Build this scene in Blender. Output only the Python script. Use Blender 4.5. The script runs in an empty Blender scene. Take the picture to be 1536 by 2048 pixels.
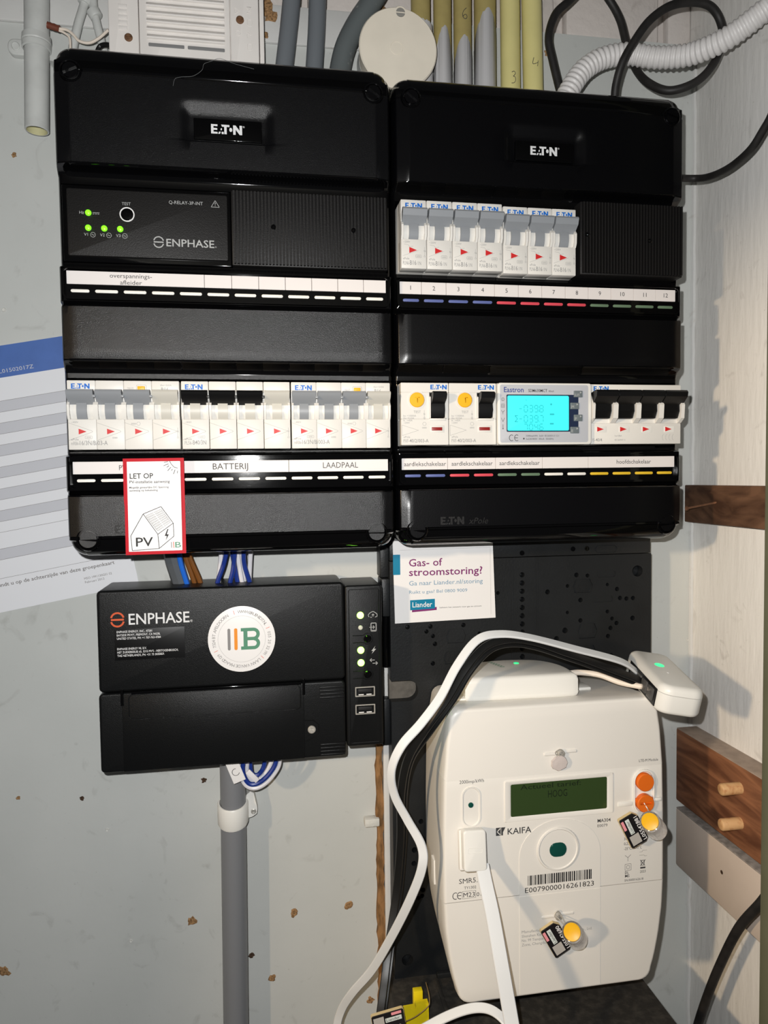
import bpy, bmesh, math, random
from mathutils import Matrix, Vector

# ------------------------------------------------------------------ camera, world, light (all lengths below in mm)
S = 0.001
scn = bpy.context.scene
COL = scn.collection
CAM = Vector((17.943, -568.166, -4.848))
YAW, PITCH, ROLL = 0.164, -0.047, -0.013
_f = Vector((math.sin(YAW)*math.cos(PITCH), math.cos(YAW)*math.cos(PITCH), math.sin(PITCH)))
_r0 = Vector((math.cos(YAW), -math.sin(YAW), 0)); _u0 = _r0.cross(_f)
_r = _r0*math.cos(ROLL)+_u0*math.sin(ROLL); _u = _u0*math.cos(ROLL)-_r0*math.sin(ROLL)
cd = bpy.data.cameras.new('camera'); cam = bpy.data.objects.new('camera', cd); COL.objects.link(cam)
cd.sensor_fit = 'HORIZONTAL'; cd.sensor_width = 36.0; cd.lens = 1450.18/1536*36.0
cd.clip_start = 0.01; cd.clip_end = 20
m = Matrix((( _r.x, _u.x, -_f.x), (_r.y, _u.y, -_f.y), (_r.z, _u.z, -_f.z))).to_4x4()
m.translation = CAM*S; cam.matrix_world = m
scn.camera = cam

w = bpy.data.worlds.new('world'); scn.world = w; w.use_nodes = True
w.node_tree.nodes['Background'].inputs[0].default_value = (0.95, 0.95, 0.95, 1)
w.node_tree.nodes['Background'].inputs[1].default_value = 0.035

def lamp(name, pos, energy, color, radius):
    l = bpy.data.lights.new(name, 'POINT'); l.energy = energy; l.color = color; l.shadow_soft_size = radius
    o = bpy.data.objects.new(name, l); COL.objects.link(o); o.location = Vector(pos)*S
    return o
# the phone's own flash beside the lens, and the warm bulb of the hall outside the cupboard
lamp('phone_flash_offscreen', CAM - _r*21 + _u*26 - _f*4, 8.6, (1.0, 0.995, 0.98), 0.0035)
lamp('hall_lamp_offscreen', (-950, -950, 200), 33.0, (1.0, 0.755, 0.48), 0.035)

vs = scn.view_settings
vs.view_transform = 'Standard'; vs.look = 'None'; vs.exposure = 0.27; vs.gamma = 1.0; vs.use_curve_mapping = False

random.seed(7)
# ------------------------------------------------------------------ materials
def lin(c): 
    return tuple(((v/255)/12.92 if v/255 <= 0.04045 else ((v/255+0.055)/1.055)**2.4) for v in c)+(1.0,)
def mat(name, col, rough=0.5, spec=0.5, metal=0.0, bump=0.0, bscale=400, var=0.0, vscale=40, var_col=None, emit=None, estr=0.0,
        trans=0.0, ior=1.45, coat=0.0, vlo=0.4, vhi=0.65, stretch=None):
    mt = bpy.data.materials.new(name); mt.use_nodes = True
    nt = mt.node_tree; b = nt.nodes['Principled BSDF']
    b.inputs['Base Color'].default_value = lin(col); b.inputs['Roughness'].default_value = rough
    b.inputs['Specular IOR Level'].default_value = spec; b.inputs['Metallic'].default_value = metal
    b.inputs['IOR'].default_value = ior; b.inputs['Transmission Weight'].default_value = trans; b.inputs['Coat Weight'].default_value = coat
    tc = nt.nodes.new('ShaderNodeTexCoord'); src = tc.outputs['Object']
    if stretch:
        mp = nt.nodes.new('ShaderNodeMapping'); mp.inputs['Scale'].default_value = stretch
        nt.links.new(src, mp.inputs[0]); src = mp.outputs[0]
    if var > 0 or var_col:
        n = nt.nodes.new('ShaderNodeTexNoise'); n.inputs['Scale'].default_value = vscale; n.inputs['Detail'].default_value = 6
        nt.links.new(src, n.inputs['Vector'])
        cr = nt.nodes.new('ShaderNodeValToRGB'); cr.color_ramp.elements[0].position = vlo; cr.color_ramp.elements[1].position = vhi
        c0 = lin(col); c1 = lin(var_col) if var_col else tuple(v*(1-var) for v in c0[:3])+(1,)
        cr.color_ramp.elements[0].color = c0; cr.color_ramp.elements[1].color = c1
        nt.links.new(n.outputs['Fac'], cr.inputs[0]); nt.links.new(cr.outputs[0], b.inputs['Base Color'])
    if bump > 0:
        n2 = nt.nodes.new('ShaderNodeTexNoise'); n2.inputs['Scale'].default_value = bscale; n2.inputs['Detail'].default_value = 3
        nt.links.new(src, n2.inputs['Vector'])
        bp = nt.nodes.new('ShaderNodeBump'); bp.inputs['Strength'].default_value = bump; bp.inputs['Distance'].default_value = 0.0006
        nt.links.new(n2.outputs['Fac'], bp.inputs['Height']); nt.links.new(bp.outputs[0], b.inputs['Normal'])
    if emit:
        b.inputs['Emission Color'].default_value = lin(emit); b.inputs['Emission Strength'].default_value = estr
    return mt
def wallmat(name, col, dirt, warm, bump, bscale, stretch=None):
    """old paint: base tone, broad stains, fine grey scuffs, relief"""
    mt = mat(name, col, 0.55, 0.35); nt = mt.node_tree; b = nt.nodes['Principled BSDF']; L = nt.links.new
    tc = nt.nodes.new('ShaderNodeTexCoord')
    def noise(sc, det, lo, hi, dist=0.0):
        n = nt.nodes.new('ShaderNodeTexNoise'); n.inputs['Scale'].default_value = sc; n.inputs['Detail'].default_value = det
        n.inputs['Distortion'].default_value = dist
        L(tc.outputs['Object'], n.inputs['Vector'])
        r = nt.nodes.new('ShaderNodeMapRange'); r.inputs[1].default_value = lo; r.inputs[2].default_value = hi; L(n.outputs['Fac'], r.inputs[0])
        return r.outputs[0]
    def mix(fac, a, c, k):
        x = nt.nodes.new('ShaderNodeMix'); x.data_type = 'RGBA'
        mlt = nt.nodes.new('ShaderNodeMath'); mlt.operation = 'MULTIPLY'; mlt.inputs[1].default_value = k; L(fac, mlt.inputs[0])
        L(mlt.outputs[0], x.inputs[0])
        if isinstance(a, tuple): x.inputs[6].default_value = a
        else: L(a, x.inputs[6])
        x.inputs[7].default_value = c
        return x.outputs[2]
    c = mix(noise(9, 5, 0.4, 0.7), lin(col), lin(warm), 0.6)
    c = mix(noise(45, 8, 0.62, 0.8, 1.5), c, lin(dirt), 0.35)
    c = mix(noise(420, 4, 0.70, 0.80, 0.6), c, lin(dirt), 0.55)
    L(c, b.inputs['Base Color'])
    n2 = nt.nodes.new('ShaderNodeTexNoise'); n2.inputs['Scale'].default_value = bscale; n2.inputs['Detail'].default_value = 6
    if stretch:
        mp = nt.nodes.new('ShaderNodeMapping'); mp.inputs['Scale'].default_value = stretch; L(tc.outputs['Object'], mp.inputs[0]); L(mp.outputs[0], n2.inputs['Vector'])
    else: L(tc.outputs['Object'], n2.inputs['Vector'])
    bp = nt.nodes.new('ShaderNodeBump'); bp.inputs['Strength'].default_value = bump; bp.inputs['Distance'].default_value = 0.001
    L(n2.outputs['Fac'], bp.inputs['Height']); L(bp.outputs[0], b.inputs['Normal'])
    return mt
def woodmat(name, c0, c1, stretch):
    mt = mat(name, c0, 0.6, 0.3, bump=0.35, bscale=60, stretch=stretch)
    nt = mt.node_tree; b = nt.nodes['Principled BSDF']
    tc = nt.nodes.new('ShaderNodeTexCoord'); mp = nt.nodes.new('ShaderNodeMapping'); mp.inputs['Scale'].default_value = stretch
    mp.inputs['Rotation'].default_value = (math.radians(8), 0, 0)
    n = nt.nodes.new('ShaderNodeTexNoise'); n.inputs['Scale'].default_value = 70; n.inputs['Detail'].default_value = 5; n.inputs['Distortion'].default_value = 1.2
    cr = nt.nodes.new('ShaderNodeValToRGB'); cr.color_ramp.elements[0].position = 0.36; cr.color_ramp.elements[1].position = 0.62
    cr.color_ramp.elements[0].color = lin(c1); cr.color_ramp.elements[1].color = lin(c0)
    L = nt.links.new; L(tc.outputs['Object'], mp.inputs[0]); L(mp.outputs[0], n.inputs['Vector']); L(n.outputs['Fac'], cr.inputs[0]); L(cr.outputs[0], b.inputs['Base Color'])
    return mt

M = {}
M['wall'] = wallmat('grey_wall_paint', (197, 199, 196), (126, 124, 118), (184, 187, 184), 0.12, 160)
M['wall_r'] = wallmat('white_brushed_paint', (240, 238, 234), (134, 124, 114), (230, 228, 225), 0.55, 70, (1, 2.2, 0.45))
M['brick'] = wallmat('painted_brick', (210, 202, 196), (122, 108, 98), (200, 194, 190), 0.8, 140)
M['ledge'] = wallmat('ledge_paint', (206, 206, 204), (150, 130, 110), (200, 199, 196), 0.3, 120)
M['chip'] = mat('raw_fibre', (168, 132, 94), 0.9, 0.1, bump=1, bscale=900, var=0.6, vscale=700)
M['chip_d'] = mat('dark_hole', (84, 66, 54), 0.9, 0.1, bump=1, bscale=900, var=0.5, vscale=700)
M['filler'] = mat('filler', (205, 205, 200), 0.8, 0.2, bump=0.6, bscale=500)
M['raw'] = mat('raw_board_edge', (150, 112, 74), 0.9, 0.15, bump=1.0, bscale=350, var=0.55, vscale=260, stretch=(1, 1, 0.3))
M['post'] = mat('olive_post_paint', (104, 105, 84), 0.6, 0.3, var=0.15, vscale=20)
M['blocker'] = mat('lamp_blocker_grey', (120, 118, 112), 0.8, 0.2)  # for the unseen slabs added to shape the hall lamp's light

M['gloss'] = mat('black_gloss_plastic', (6, 6, 7), 0.05, 0.5, bump=0.03, bscale=120)
M['grain'] = mat('black_grained_plastic', (9, 9, 11), 0.31, 0.5, bump=0.34, bscale=2600)
M['grain_r'] = mat('black_satin_plastic', (6, 6, 8), 0.28, 0.42, bump=0.07, bscale=1500)
M['matte'] = mat('black_matte_plastic', (20, 19, 19), 0.5, 0.4, bump=0.25, bscale=1500)
M['inner'] = mat('cabinet_inside', (8, 8, 8), 0.8, 0.2)
M['env'] = mat('anthracite_plastic', (15, 16, 17), 0.36, 0.32, bump=0.25, bscale=2400)
M['board'] = mat('meter_board_plastic', (28, 30, 32), 0.45, 0.4, bump=0.2, bscale=700, var=0.3, vscale=25)
M['dusty'] = mat('dusty_black_plastic', (46, 44, 41), 0.7, 0.3, bump=0.3, bscale=600, var_col=(76, 72, 66), vscale=150, vlo=0.45, vhi=0.9)
M['white'] = mat('white_plastic', (226, 225, 220), 0.36, 0.45)
M['mod'] = mat('breaker_plastic', (220, 218, 213), 0.42, 0.4, bump=0.05, bscale=1500)
M['mod2'] = mat('energy_meter_plastic', (196, 195, 190), 0.42, 0.4)
M['tgrey'] = mat('grey_toggle_plastic', (140, 144, 149), 0.38, 0.4)
M['tcream'] = mat('pale_toggle_plastic', (196, 194, 186), 0.38, 0.4)
M['tblack'] = mat('black_toggle_plastic', (14, 14, 15), 0.36, 0.45)
M['red'] = mat('red_marking', (200, 38, 40), 0.5)
M['dred'] = mat('dark_red_window', (140, 36, 34), 0.35)
M['yellow'] = mat('yellow_button_plastic', (240, 178, 28), 0.4)
M['orange'] = mat('orange_button_plastic', (218, 104, 26), 0.42)
M['blue'] = mat('logo_blue', (20, 104, 196), 0.5)
M['ink'] = mat('dark_print', (62, 62, 64), 0.6)
M['inkl'] = mat('pale_grey_print', (150, 150, 150), 0.6)
M['inkb'] = mat('black_print', (22, 22, 24), 0.6)
M['wprint'] = mat('white_print', (226, 226, 226), 0.6)
M['gprint'] = mat('grey_white_print', (170, 172, 172), 0.6)
M['label'] = mat('label_paper', (226, 221, 219), 0.5)
M['label_w'] = mat('marker_white', (235, 233, 226), 0.5)
M['m_blue'] = mat('marker_blue', (92, 104, 160), 0.5)
M['m_red'] = mat('marker_red', (214, 74, 88), 0.5)
M['m_green'] = mat('marker_green', (98, 122, 98), 0.5)
M['m_yellow'] = mat('marker_yellow', (222, 184, 48), 0.5)
M['line'] = mat('hairline_print', (120, 116, 114), 0.6)
M['paper'] = mat('sheet_paper', (226, 227, 231), 0.55)
M['paper_g'] = mat('sheet_grey_band', (196, 197, 203), 0.55)
M['paper_b'] = mat('sheet_blue_band', (74, 108, 176), 0.5, var=0.12, vscale=50)
M['sticker_red'] = mat('sticker_red', (184, 4, 28), 0.5, 0.2)
M['sticker'] = mat('sticker_white', (236, 235, 235), 0.35)
M['s_green'] = mat('sticker_green', (80, 138, 110), 0.5)
M['s_orange'] = mat('sticker_orange', (232, 142, 32), 0.5)
M['s_grey'] = mat('sticker_grey', (134, 132, 132), 0.5)
M['e_orange'] = mat('emblem_orange', (222, 92, 48), 0.5)
M['lcd'] = mat('lit_display', (60, 225, 225), 0.3, emit=(60, 236, 238), estr=0.55)
M['lcd_seg'] = mat('display_segments', (36, 168, 178), 0.5, emit=(30, 168, 178), estr=0.35)
M['silver'] = mat('silver_face', (186, 189, 196), 0.4)
M['navy'] = mat('display_border', (36, 48, 74), 0.35)
M['key'] = mat('grey_key_rubber', (104, 114, 118), 0.5)
M['eblue'] = mat('maker_blue', (44, 66, 138), 0.5)
M['led'] = mat('green_led', (190, 255, 120), 0.3, emit=(140, 255, 60), estr=12.0)
M['led2'] = mat('relay_led', (120, 240, 30), 0.3, emit=(110, 245, 30), estr=1.5)
M['led3'] = mat('module_led', (40, 230, 110), 0.3, emit=(30, 230, 110), estr=2.0)
M['led_off'] = mat('led_lens', (205, 205, 190), 0.3)
M['steel'] = mat('screw_steel', (186, 183, 176), 0.4, metal=0.45)
M['rust'] = mat('rusty_screw', (126, 92, 66), 0.7, metal=0.3, var=0.4, vscale=600)
M['pvc'] = mat('painted_conduit', (200, 202, 199), 0.45, var=0.12, vscale=60, bump=0.1, bscale=150)
M['pvc_in'] = mat('conduit_inside', (196, 192, 150), 0.6)
M['gpvc'] = mat('grey_conduit', (112, 117, 122), 0.42)
M['gpvc2'] = mat('scuffed_grey_conduit', (96, 102, 103), 0.42, var_col=(150, 152, 148), vscale=170, vlo=0.66, vhi=0.75)
M['lpipe'] = mat('grey_pipe', (122, 124, 128), 0.36)
M['ypvc'] = mat('yellow_conduit', (224, 214, 146), 0.42, var=0.06, vscale=40)
M['ypvc_o'] = mat('aged_yellow_conduit', (178, 162, 104), 0.5, var=0.16, vscale=60)
M['ypaint'] = mat('thick_grey_paint', (196, 195, 196), 0.55, bump=0.15, bscale=200)
M['cream'] = mat('cream_cover', (240, 231, 214), 0.4, var=0.05, vscale=50)
M['bell'] = mat('aged_white_box', (234, 229, 224), 0.45, var=0.05, vscale=40)
M['bell_g'] = mat('slot_shade_grey', (128, 128, 128), 0.6)  # shade of the grille openings, put into the colour
M['cable'] = mat('black_cable', (20, 20, 20), 0.38)
M['cable_d'] = mat('dusty_black_cable', (38, 36, 35), 0.55, var=0.4, vscale=120)
M['flex'] = mat('white_flex', (222, 219, 217), 0.4)
M['wcable'] = mat('white_cable', (218, 220, 221), 0.4)
M['wire_w'] = mat('white_wire', (218, 217, 222), 0.4)
M['wire_c'] = mat('cream_wire', (226, 214, 200), 0.45)
M['wire_b'] = mat('blue_wire', (22, 50, 132), 0.4)
M['wire_lb'] = mat('bright_blue_wire', (30, 104, 210), 0.4)
M['wire_br'] = mat('brown_wire', (118, 72, 26), 0.45)
M['wire_g'] = mat('grey_cable_sheath', (84, 88, 92), 0.5)
M['meter'] = mat('meter_plastic', (224, 221, 215), 0.38, 0.45)
M['mlcd'] = mat('green_lcd', (48, 66, 34), 0.22, 0.6)
M['mlcd_seg'] = mat('lcd_dots', (24, 34, 20), 0.4)
M['port'] = mat('optical_port_glass', (16, 70, 62), 0.12, 0.7)
M['wax'] = mat('grey_seal_wax', (196, 186, 182), 0.7, bump=0.5, bscale=300)
M['clear'] = mat('clear_plastic', (246, 243, 240), 0.08, 0.5, trans=0.92, ior=1.25)
M['seal_y'] = mat('seal_yellow', (228, 172, 18), 0.4)
M['tag_b'] = mat('tag_black', (26, 24, 26), 0.35)
M['tag_p'] = mat('tag_pink', (232, 150, 158), 0.5)
M['tag_w'] = mat('tag_white', (212, 220, 216), 0.5)
M['tag_g'] = mat('tag_grey', (176, 172, 166), 0.6)
M['amber'] = mat('amber_plastic', (206, 184, 136), 0.3)
M['ply'] = mat('yellow_cap', (222, 200, 20), 0.45, var=0.15, vscale=70)
M['teal'] = mat('card_teal', (0, 124, 160), 0.4)
M['violet'] = mat('card_violet', (126, 44, 108), 0.4)
M['cardtext'] = mat('card_blue_text', (112, 150, 178), 0.5)
M['wood'] = woodmat('reddish_pine', (150, 102, 72), (96, 60, 42), (0.6, 0.16, 1.1))
M['wood_d'] = woodmat('dark_weathered_wood', (112, 82, 62), (70, 48, 36), (0.8, 0.3, 1.0))
M['wood_t'] = mat('dusty_wood_top', (172, 154, 140), 0.7, var=0.25, vscale=90)
M['dowel'] = mat('beech_dowel', (206, 164, 116), 0.6, var_col=(168, 108, 64), vscale=220, vlo=0.5, vhi=0.8)
M['beige'] = mat('beige_paint', (202, 188, 176), 0.5, var=0.06, vscale=30, bump=0.1, bscale=120)
M['beige_e'] = mat('chipped_beige_edge', (158, 150, 144), 0.7, var=0.4, vscale=200)
M['brass'] = mat('seal_wire', (190, 160, 110), 0.35, metal=0.7)
M['env_label'] = mat('satin_black_label', (11, 11, 12), 0.3)
M['dust'] = mat('dust_thread', (96, 98, 98), 0.8)
M['dust_floor'] = mat('dusty_recess', (112, 106, 98), 0.8, 0.2, bump=0.4, bscale=500, var=0.35, vscale=120)
M['nail'] = mat('rusty_nail', (120, 82, 58), 0.7, var=0.3, vscale=500)
M['conn'] = mat('brown_terminal', (112, 60, 44), 0.5)
# ------------------------------------------------------------------ geometry helpers
ORG = {}
def V(p): return Vector(p)
_font_cache = {}
def glyphs(s, bold=False):
    key = (s, bold)
    if key in _font_cache: return _font_cache[key]
    cu = bpy.data.curves.new('t', 'FONT'); cu.body = s; cu.size = 1.0; cu.resolution_u = 2; cu.fill_mode = 'FRONT'
    if bold: cu.offset = 0.010
    ob = bpy.data.objects.new('t', cu); COL.objects.link(ob)
    dg = bpy.context.evaluated_depsgraph_get(); me = ob.evaluated_get(dg).to_mesh()
    vs = [(v.co.x, v.co.y) for v in me.vertices]; fs = [tuple(p.vertices) for p in me.polygons]
    ob.evaluated_get(dg).to_mesh_clear(); bpy.data.objects.remove(ob); bpy.data.curves.remove(cu)
    _font_cache[key] = (vs, fs)
    return vs, fs
CAP = max(v[1] for v in glyphs('H')[0])

def catmull(pts, n=8, closed=False):
    pts = [Vector(p) for p in pts]; out = []
    N = len(pts); segs = N if closed else N-1
    for i in range(segs):
        p1 = pts[i]; p2 = pts[(i+1) % N]
        p0 = pts[(i-1) % N] if closed or i > 0 else p1*2-p2
        p3 = pts[(i+2) % N] if closed or i+2 < N else p2*2-p1
        for k in range(n):
            t = k/n
            out.append(0.5*((2*p1)+(p2-p0)*t+(2*p0-5*p1+4*p2-p3)*t*t+(3*p1-p0-3*p2+p3)*t*t*t))
    if not closed: out.append(pts[-1])
    return out

def rr(x0, x1, z0, z1, r, n=4):
    """rounded rectangle, counter-clockwise seen from -y"""
    r = min(r, (x1-x0)/2-1e-4, (z1-z0)/2-1e-4); o = []
    for cx, cz, a0 in ((x1-r, z0+r, -90), (x1-r, z1-r, 0), (x0+r, z1-r, 90), (x0+r, z0+r, 180)):
        for k in range(n+1):
            a = math.radians(a0+90*k/n); o.append((cx+r*math.cos(a), cz+r*math.sin(a)))
    return o
def circ(cx, cz, r, n=28, ry=None):
    ry = ry or r
    return [(cx+r*math.cos(2*math.pi*k/n), cz+ry*math.sin(2*math.pi*k/n)) for k in range(n)]

class MB:
    def __init__(s): s.v = []; s.f = []; s.mi = []
    def add(s, vs, fs, mx=None, mi=0):
        b = len(s.v)
        s.v += [tuple(mx @ Vector(p)) for p in vs] if mx else [tuple(p) for p in vs]
        for f in fs: s.f.append(tuple(b+i for i in f)); s.mi.append(mi)
        return s
    def box(s, x0, x1, y0, y1, z0, z1, bev=0.0, seg=2, mx=None, mi=0):
        x0, x1 = sorted((x0, x1)); y0, y1 = sorted((y0, y1)); z0, z1 = sorted((z0, z1))
        if bev <= 0:
            vs = [(x0,y0,z0),(x1,y0,z0),(x1,y1,z0),(x0,y1,z0),(x0,y0,z1),(x1,y0,z1),(x1,y1,z1),(x0,y1,z1)]
            fs = [(0,3,2,1),(4,5,6,7),(0,1,5,4),(1,2,6,5),(2,3,7,6),(3,0,4,7)]
            return s.add(vs, fs, mx, mi)
        bm = bmesh.new(); bmesh.ops.create_cube(bm, size=1)
        for v in bm.verts: v.co = ((x0+x1)/2+v.co.x*(x1-x0), (y0+y1)/2+v.co.y*(y1-y0), (z0+z1)/2+v.co.z*(z1-z0))
        bev = min(bev, 0.49*min(x1-x0, y1-y0, z1-z0))
        bmesh.ops.bevel(bm, geom=bm.edges[:], offset=bev, segments=seg, profile=0.5, affect='EDGES')
        bm.verts.index_update()
        s.add([v.co[:] for v in bm.verts], [tuple(v.index for v in f.verts) for f in bm.faces], mx, mi); bm.free()
        return s
    def rings(s, rs, cap0=True, cap1=True, mx=None, mi=0, closed=True):
        n = len(rs[0]); vs = [p for r in rs for p in r]; fs = []
        for k in range(len(rs)-1):
            for i in range(n if closed else n-1):
                j = (i+1) % n; fs.append((k*n+i, k*n+j, (k+1)*n+j, (k+1)*n+i))
        if cap0: fs.append(tuple(reversed(range(n))))
        if cap1: fs.append(tuple((len(rs)-1)*n+i for i in range(n)))
        return s.add(vs, fs, mx, mi)
    def prism(s, poly, y0, y1, mx=None, mi=0):
        """poly in x,z (ccw from the front); y0 back, y1 front (smaller)"""
        return s.rings([[(x, y0, z) for x, z in poly], [(x, y1, z) for x, z in poly]], mx=mx, mi=mi)
    def slab(s, x0, x1, z0, z1, r, y0, y1, bev=0.6, seg=3, mx=None, mi=0, n=4):
        rs = [[(x, y0, z) for x, z in rr(x0, x1, z0, z1, r, n)]]
        for k in range(seg+1):
            a = math.pi/2*k/seg; i = bev*(1-math.cos(a)); y = y1+bev-bev*math.sin(a)
            rs.append([(x, y, z) for x, z in rr(x0+i, x1-i, z0+i, z1-i, max(r-i, 0.05), n)])
        return s.rings(rs, mx=mx, mi=mi)
    def flat(s, poly, y, mx=None, mi=0):
        return s.add([(x, y, z) for x, z in poly], [tuple(range(len(poly)))], mx, mi)
    def line(s, p, q, w, y, mx=None, mi=0):
        dx, dz = q[0]-p[0], q[1]-p[1]; l = math.hypot(dx, dz) or 1; nx, nz = -dz/l*w/2, dx/l*w/2
        return s.flat([(p[0]-nx, p[1]-nz), (q[0]-nx, q[1]-nz), (q[0]+nx, q[1]+nz), (p[0]+nx, p[1]+nz)], y, mx, mi)
    def path(s, pts, w, y, closed=False, mx=None, mi=0):
        for i in range(len(pts) if closed else len(pts)-1): s.line(pts[i], pts[(i+1) % len(pts)], w, y, mx, mi)
        return s
    def cyl(s, p0, p1, r0, r1=None, n=20, mx=None, mi=0, bev=0.0):
        p0, p1 = Vector(p0), Vector(p1); d = (p1-p0).normalized(); r1 = r0 if r1 is None else r1
        a = d.orthogonal().normalized(); b = d.cross(a)
        def ring(p, r): return [tuple(p+a*(r*math.cos(2*math.pi*k/n))+b*(r*math.sin(2*math.pi*k/n))) for k in range(n)]
        rs = [ring(p0, r0)]
        if bev > 0: rs += [ring(p1-d*bev, r1), ring(p1-d*bev*0.35, r1-bev*0.35), ring(p1, r1-bev)]
        else: rs.append(ring(p1, r1))
        return s.rings(rs, mx=mx, mi=mi)
    def tube(s, pts, r, n=10, sm=6, mx=None, mi=0, rfun=None, cap=True):
        ps = catmull(pts, sm) if sm > 1 else [Vector(p) for p in pts]
        t0 = (ps[1]-ps[0]).normalized(); a = t0.orthogonal().normalized(); rs = []
        for i, p in enumerate(ps):
            t = (ps[min(i+1, len(ps)-1)]-ps[max(i-1, 0)]).normalized()
            a = (a-t*a.dot(t)).normalized(); b = t.cross(a); rad = rfun(i) if rfun else r
            rs.append([tuple(p+a*(rad*math.cos(2*math.pi*k/n))+b*(rad*math.sin(2*math.pi*k/n))) for k in range(n)])
        return s.rings(rs, cap, cap, mx, mi)
    def ribbon(s, pts, wdt, thk, nrm, sm=8, n=12, mi=0):
        """flat cable: elongated section; nrm = outward normal (one vector, or one per control point)"""
        ps = catmull(pts, sm)
        ns = catmull([Vector(q) for q in nrm], sm) if isinstance(nrm[0], (tuple, list)) else [Vector(nrm)]*len(ps)
        rs = []
        sec = []
        for k in range(n):
            a = 2*math.pi*k/n; c, d = math.cos(a), math.sin(a)
            sec.append(((wdt-thk)/2*(1 if c > 1e-6 else -1 if c < -1e-6 else 0)+thk/2*c, thk/2*d))
        for i, p in enumerate(ps):
            t = (ps[min(i+1, len(ps)-1)]-ps[max(i-1, 0)]).normalized()
            nn = (ns[i]-t*ns[i].dot(t)).normalized(); b = t.cross(nn)
            rs.append([tuple(p+b*u+nn*v) for u, v in sec])
        return s.rings(rs, mi=mi)
    def bead(s, pts, r, y, closed=False, mx=None):
        """a real moulded line: thin rounded bead standing on the surface at y"""
        p = list(pts)+([pts[0]] if closed else [])
        return s.tube([(a, y, c) for a, c in p], r, 6, 1, mx=mx)
    def lathe(s, prof, c=(0,0,0), axis='-y', n=28, mx=None, mi=0):
        """prof: (radius, height) pairs; height runs towards the viewer (-y) or up (z)"""
        rs = []
        for r, h in prof:
            ring = []
            for k in range(n):
                a = 2*math.pi*k/n
                ring.append((c[0]+r*math.cos(a), c[1]-h, c[2]+r*math.sin(a)) if axis == '-y' else (c[0]+r*math.cos(a), c[1]+r*math.sin(a), c[2]+h))
            rs.append(ring)
        return s.rings(rs, mx=mx, mi=mi)
    def text(s, t, x, z, h, y, al='L', w=None, bold=False, mx=None, mi=0, slant=0.0, rot=0.0):
        vs, fs = glyphs(t, bold)
        if not vs: return s
        x0 = min(v[0] for v in vs); x1 = max(v[0] for v in vs); sc = h/CAP; sx = (w/(x1-x0)) if w else sc
        off = {'L': 0, 'C': -(x1-x0)/2, 'R': -(x1-x0)}[al]; cr, sr = math.cos(rot), math.sin(rot); o = []
        for vx, vy in vs:
            a = (vx-x0+off)*sx+slant*vy*sc; b = vy*sc
            o.append((x+a*cr-b*sr, y, z+a*sr+b*cr))
        return s.add(o, fs, mx, mi)
    def eaton(s, x, z, wd, h, y, mi=0, thick=0.0):
        U, H = wd/4.35, h
        polys = [[(0,0),(.9,0),(.9,.2),(.34,.2),(.34,.4),(.85,.4),(.85,.6),(.34,.6),(.34,.8),(.9,.8),(.9,1),(0,1)],
                 [(.98,0),(1.22,0),(1.34,.24),(1.1,.24)], [(1.45,0),(1.74,0),(1.74,.24),(1.45,.24)], [(1.28,.4),(1.5,.4),(1.5,.62),(1.38,.62)],
                 [(1.82,0),(2.16,0),(2.16,.78),(2.55,.78),(2.55,1),(1.4,1),(1.52,.78),(1.82,.78)],
                 circ(2.72, .5, .21, 14, .22),
                 [(3.05,0),(3.4,0),(3.4,.55),(3.95,0),(4.3,0),(4.3,1),(3.95,1),(3.95,.45),(3.4,1),(3.05,1)]]
        for p in polys:
            q = [(x+a*U, z+b*H) for a, b in p]
            if thick: s.prism(q, y, y-thick, mi=mi)
            else: s.flat(q, y, mi=mi)
        return s
    def build(s, name, mats, parent=None, sharp=35, org=None, smooth=True, label=None, cat=None, group=None, kind=None):
        if not isinstance(mats, (list, tuple)): mats = [mats]
        if parent is not None: og = ORG[parent]
        elif org: og = Vector(org)
        else:
            xs = [p[0] for p in s.v]; ys = [p[1] for p in s.v]; zs = [p[2] for p in s.v]
            og = Vector(((min(xs)+max(xs))/2, (min(ys)+max(ys))/2, min(zs)))
        me = bpy.data.meshes.new(name)
        me.from_pydata([((p[0]-og.x)*S, (p[1]-og.y)*S, (p[2]-og.z)*S) for p in s.v], [], s.f)
        for mt in mats: me.materials.append(M[mt] if isinstance(mt, str) else mt)
        if len(mats) > 1: me.polygons.foreach_set('material_index', s.mi)
        if smooth:
            me.polygons.foreach_set('use_smooth', [True]*len(me.polygons)); me.set_sharp_from_angle(angle=math.radians(sharp))
        me.update()
        ob = bpy.data.objects.new(name, me); COL.objects.link(ob)
        if parent is not None: ob.parent = parent
        else: ob.location = og*S
        ORG[ob] = og
        tag(ob, label, cat, group, kind)
        return ob

def tag(o, label=None, cat=None, group=None, kind=None):
    if label: o['label'] = label
    if cat: o['category'] = cat
    if group: o['group'] = group
    if kind: o['kind'] = kind
    return o
def thing(name, pos, label, cat, group=None):
    o = bpy.data.objects.new(name, None); o.empty_display_size = 0.01; COL.objects.link(o)
    o.location = Vector(pos)*S; ORG[o] = Vector(pos)
    return tag(o, label, cat, group)
def copy_tree(o, parent=None):
    c = o.copy(); COL.objects.link(c); c.parent = parent
    for ch in [k for k in bpy.data.objects if k.parent == o]: copy_tree(ch, c)
    return c

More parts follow.
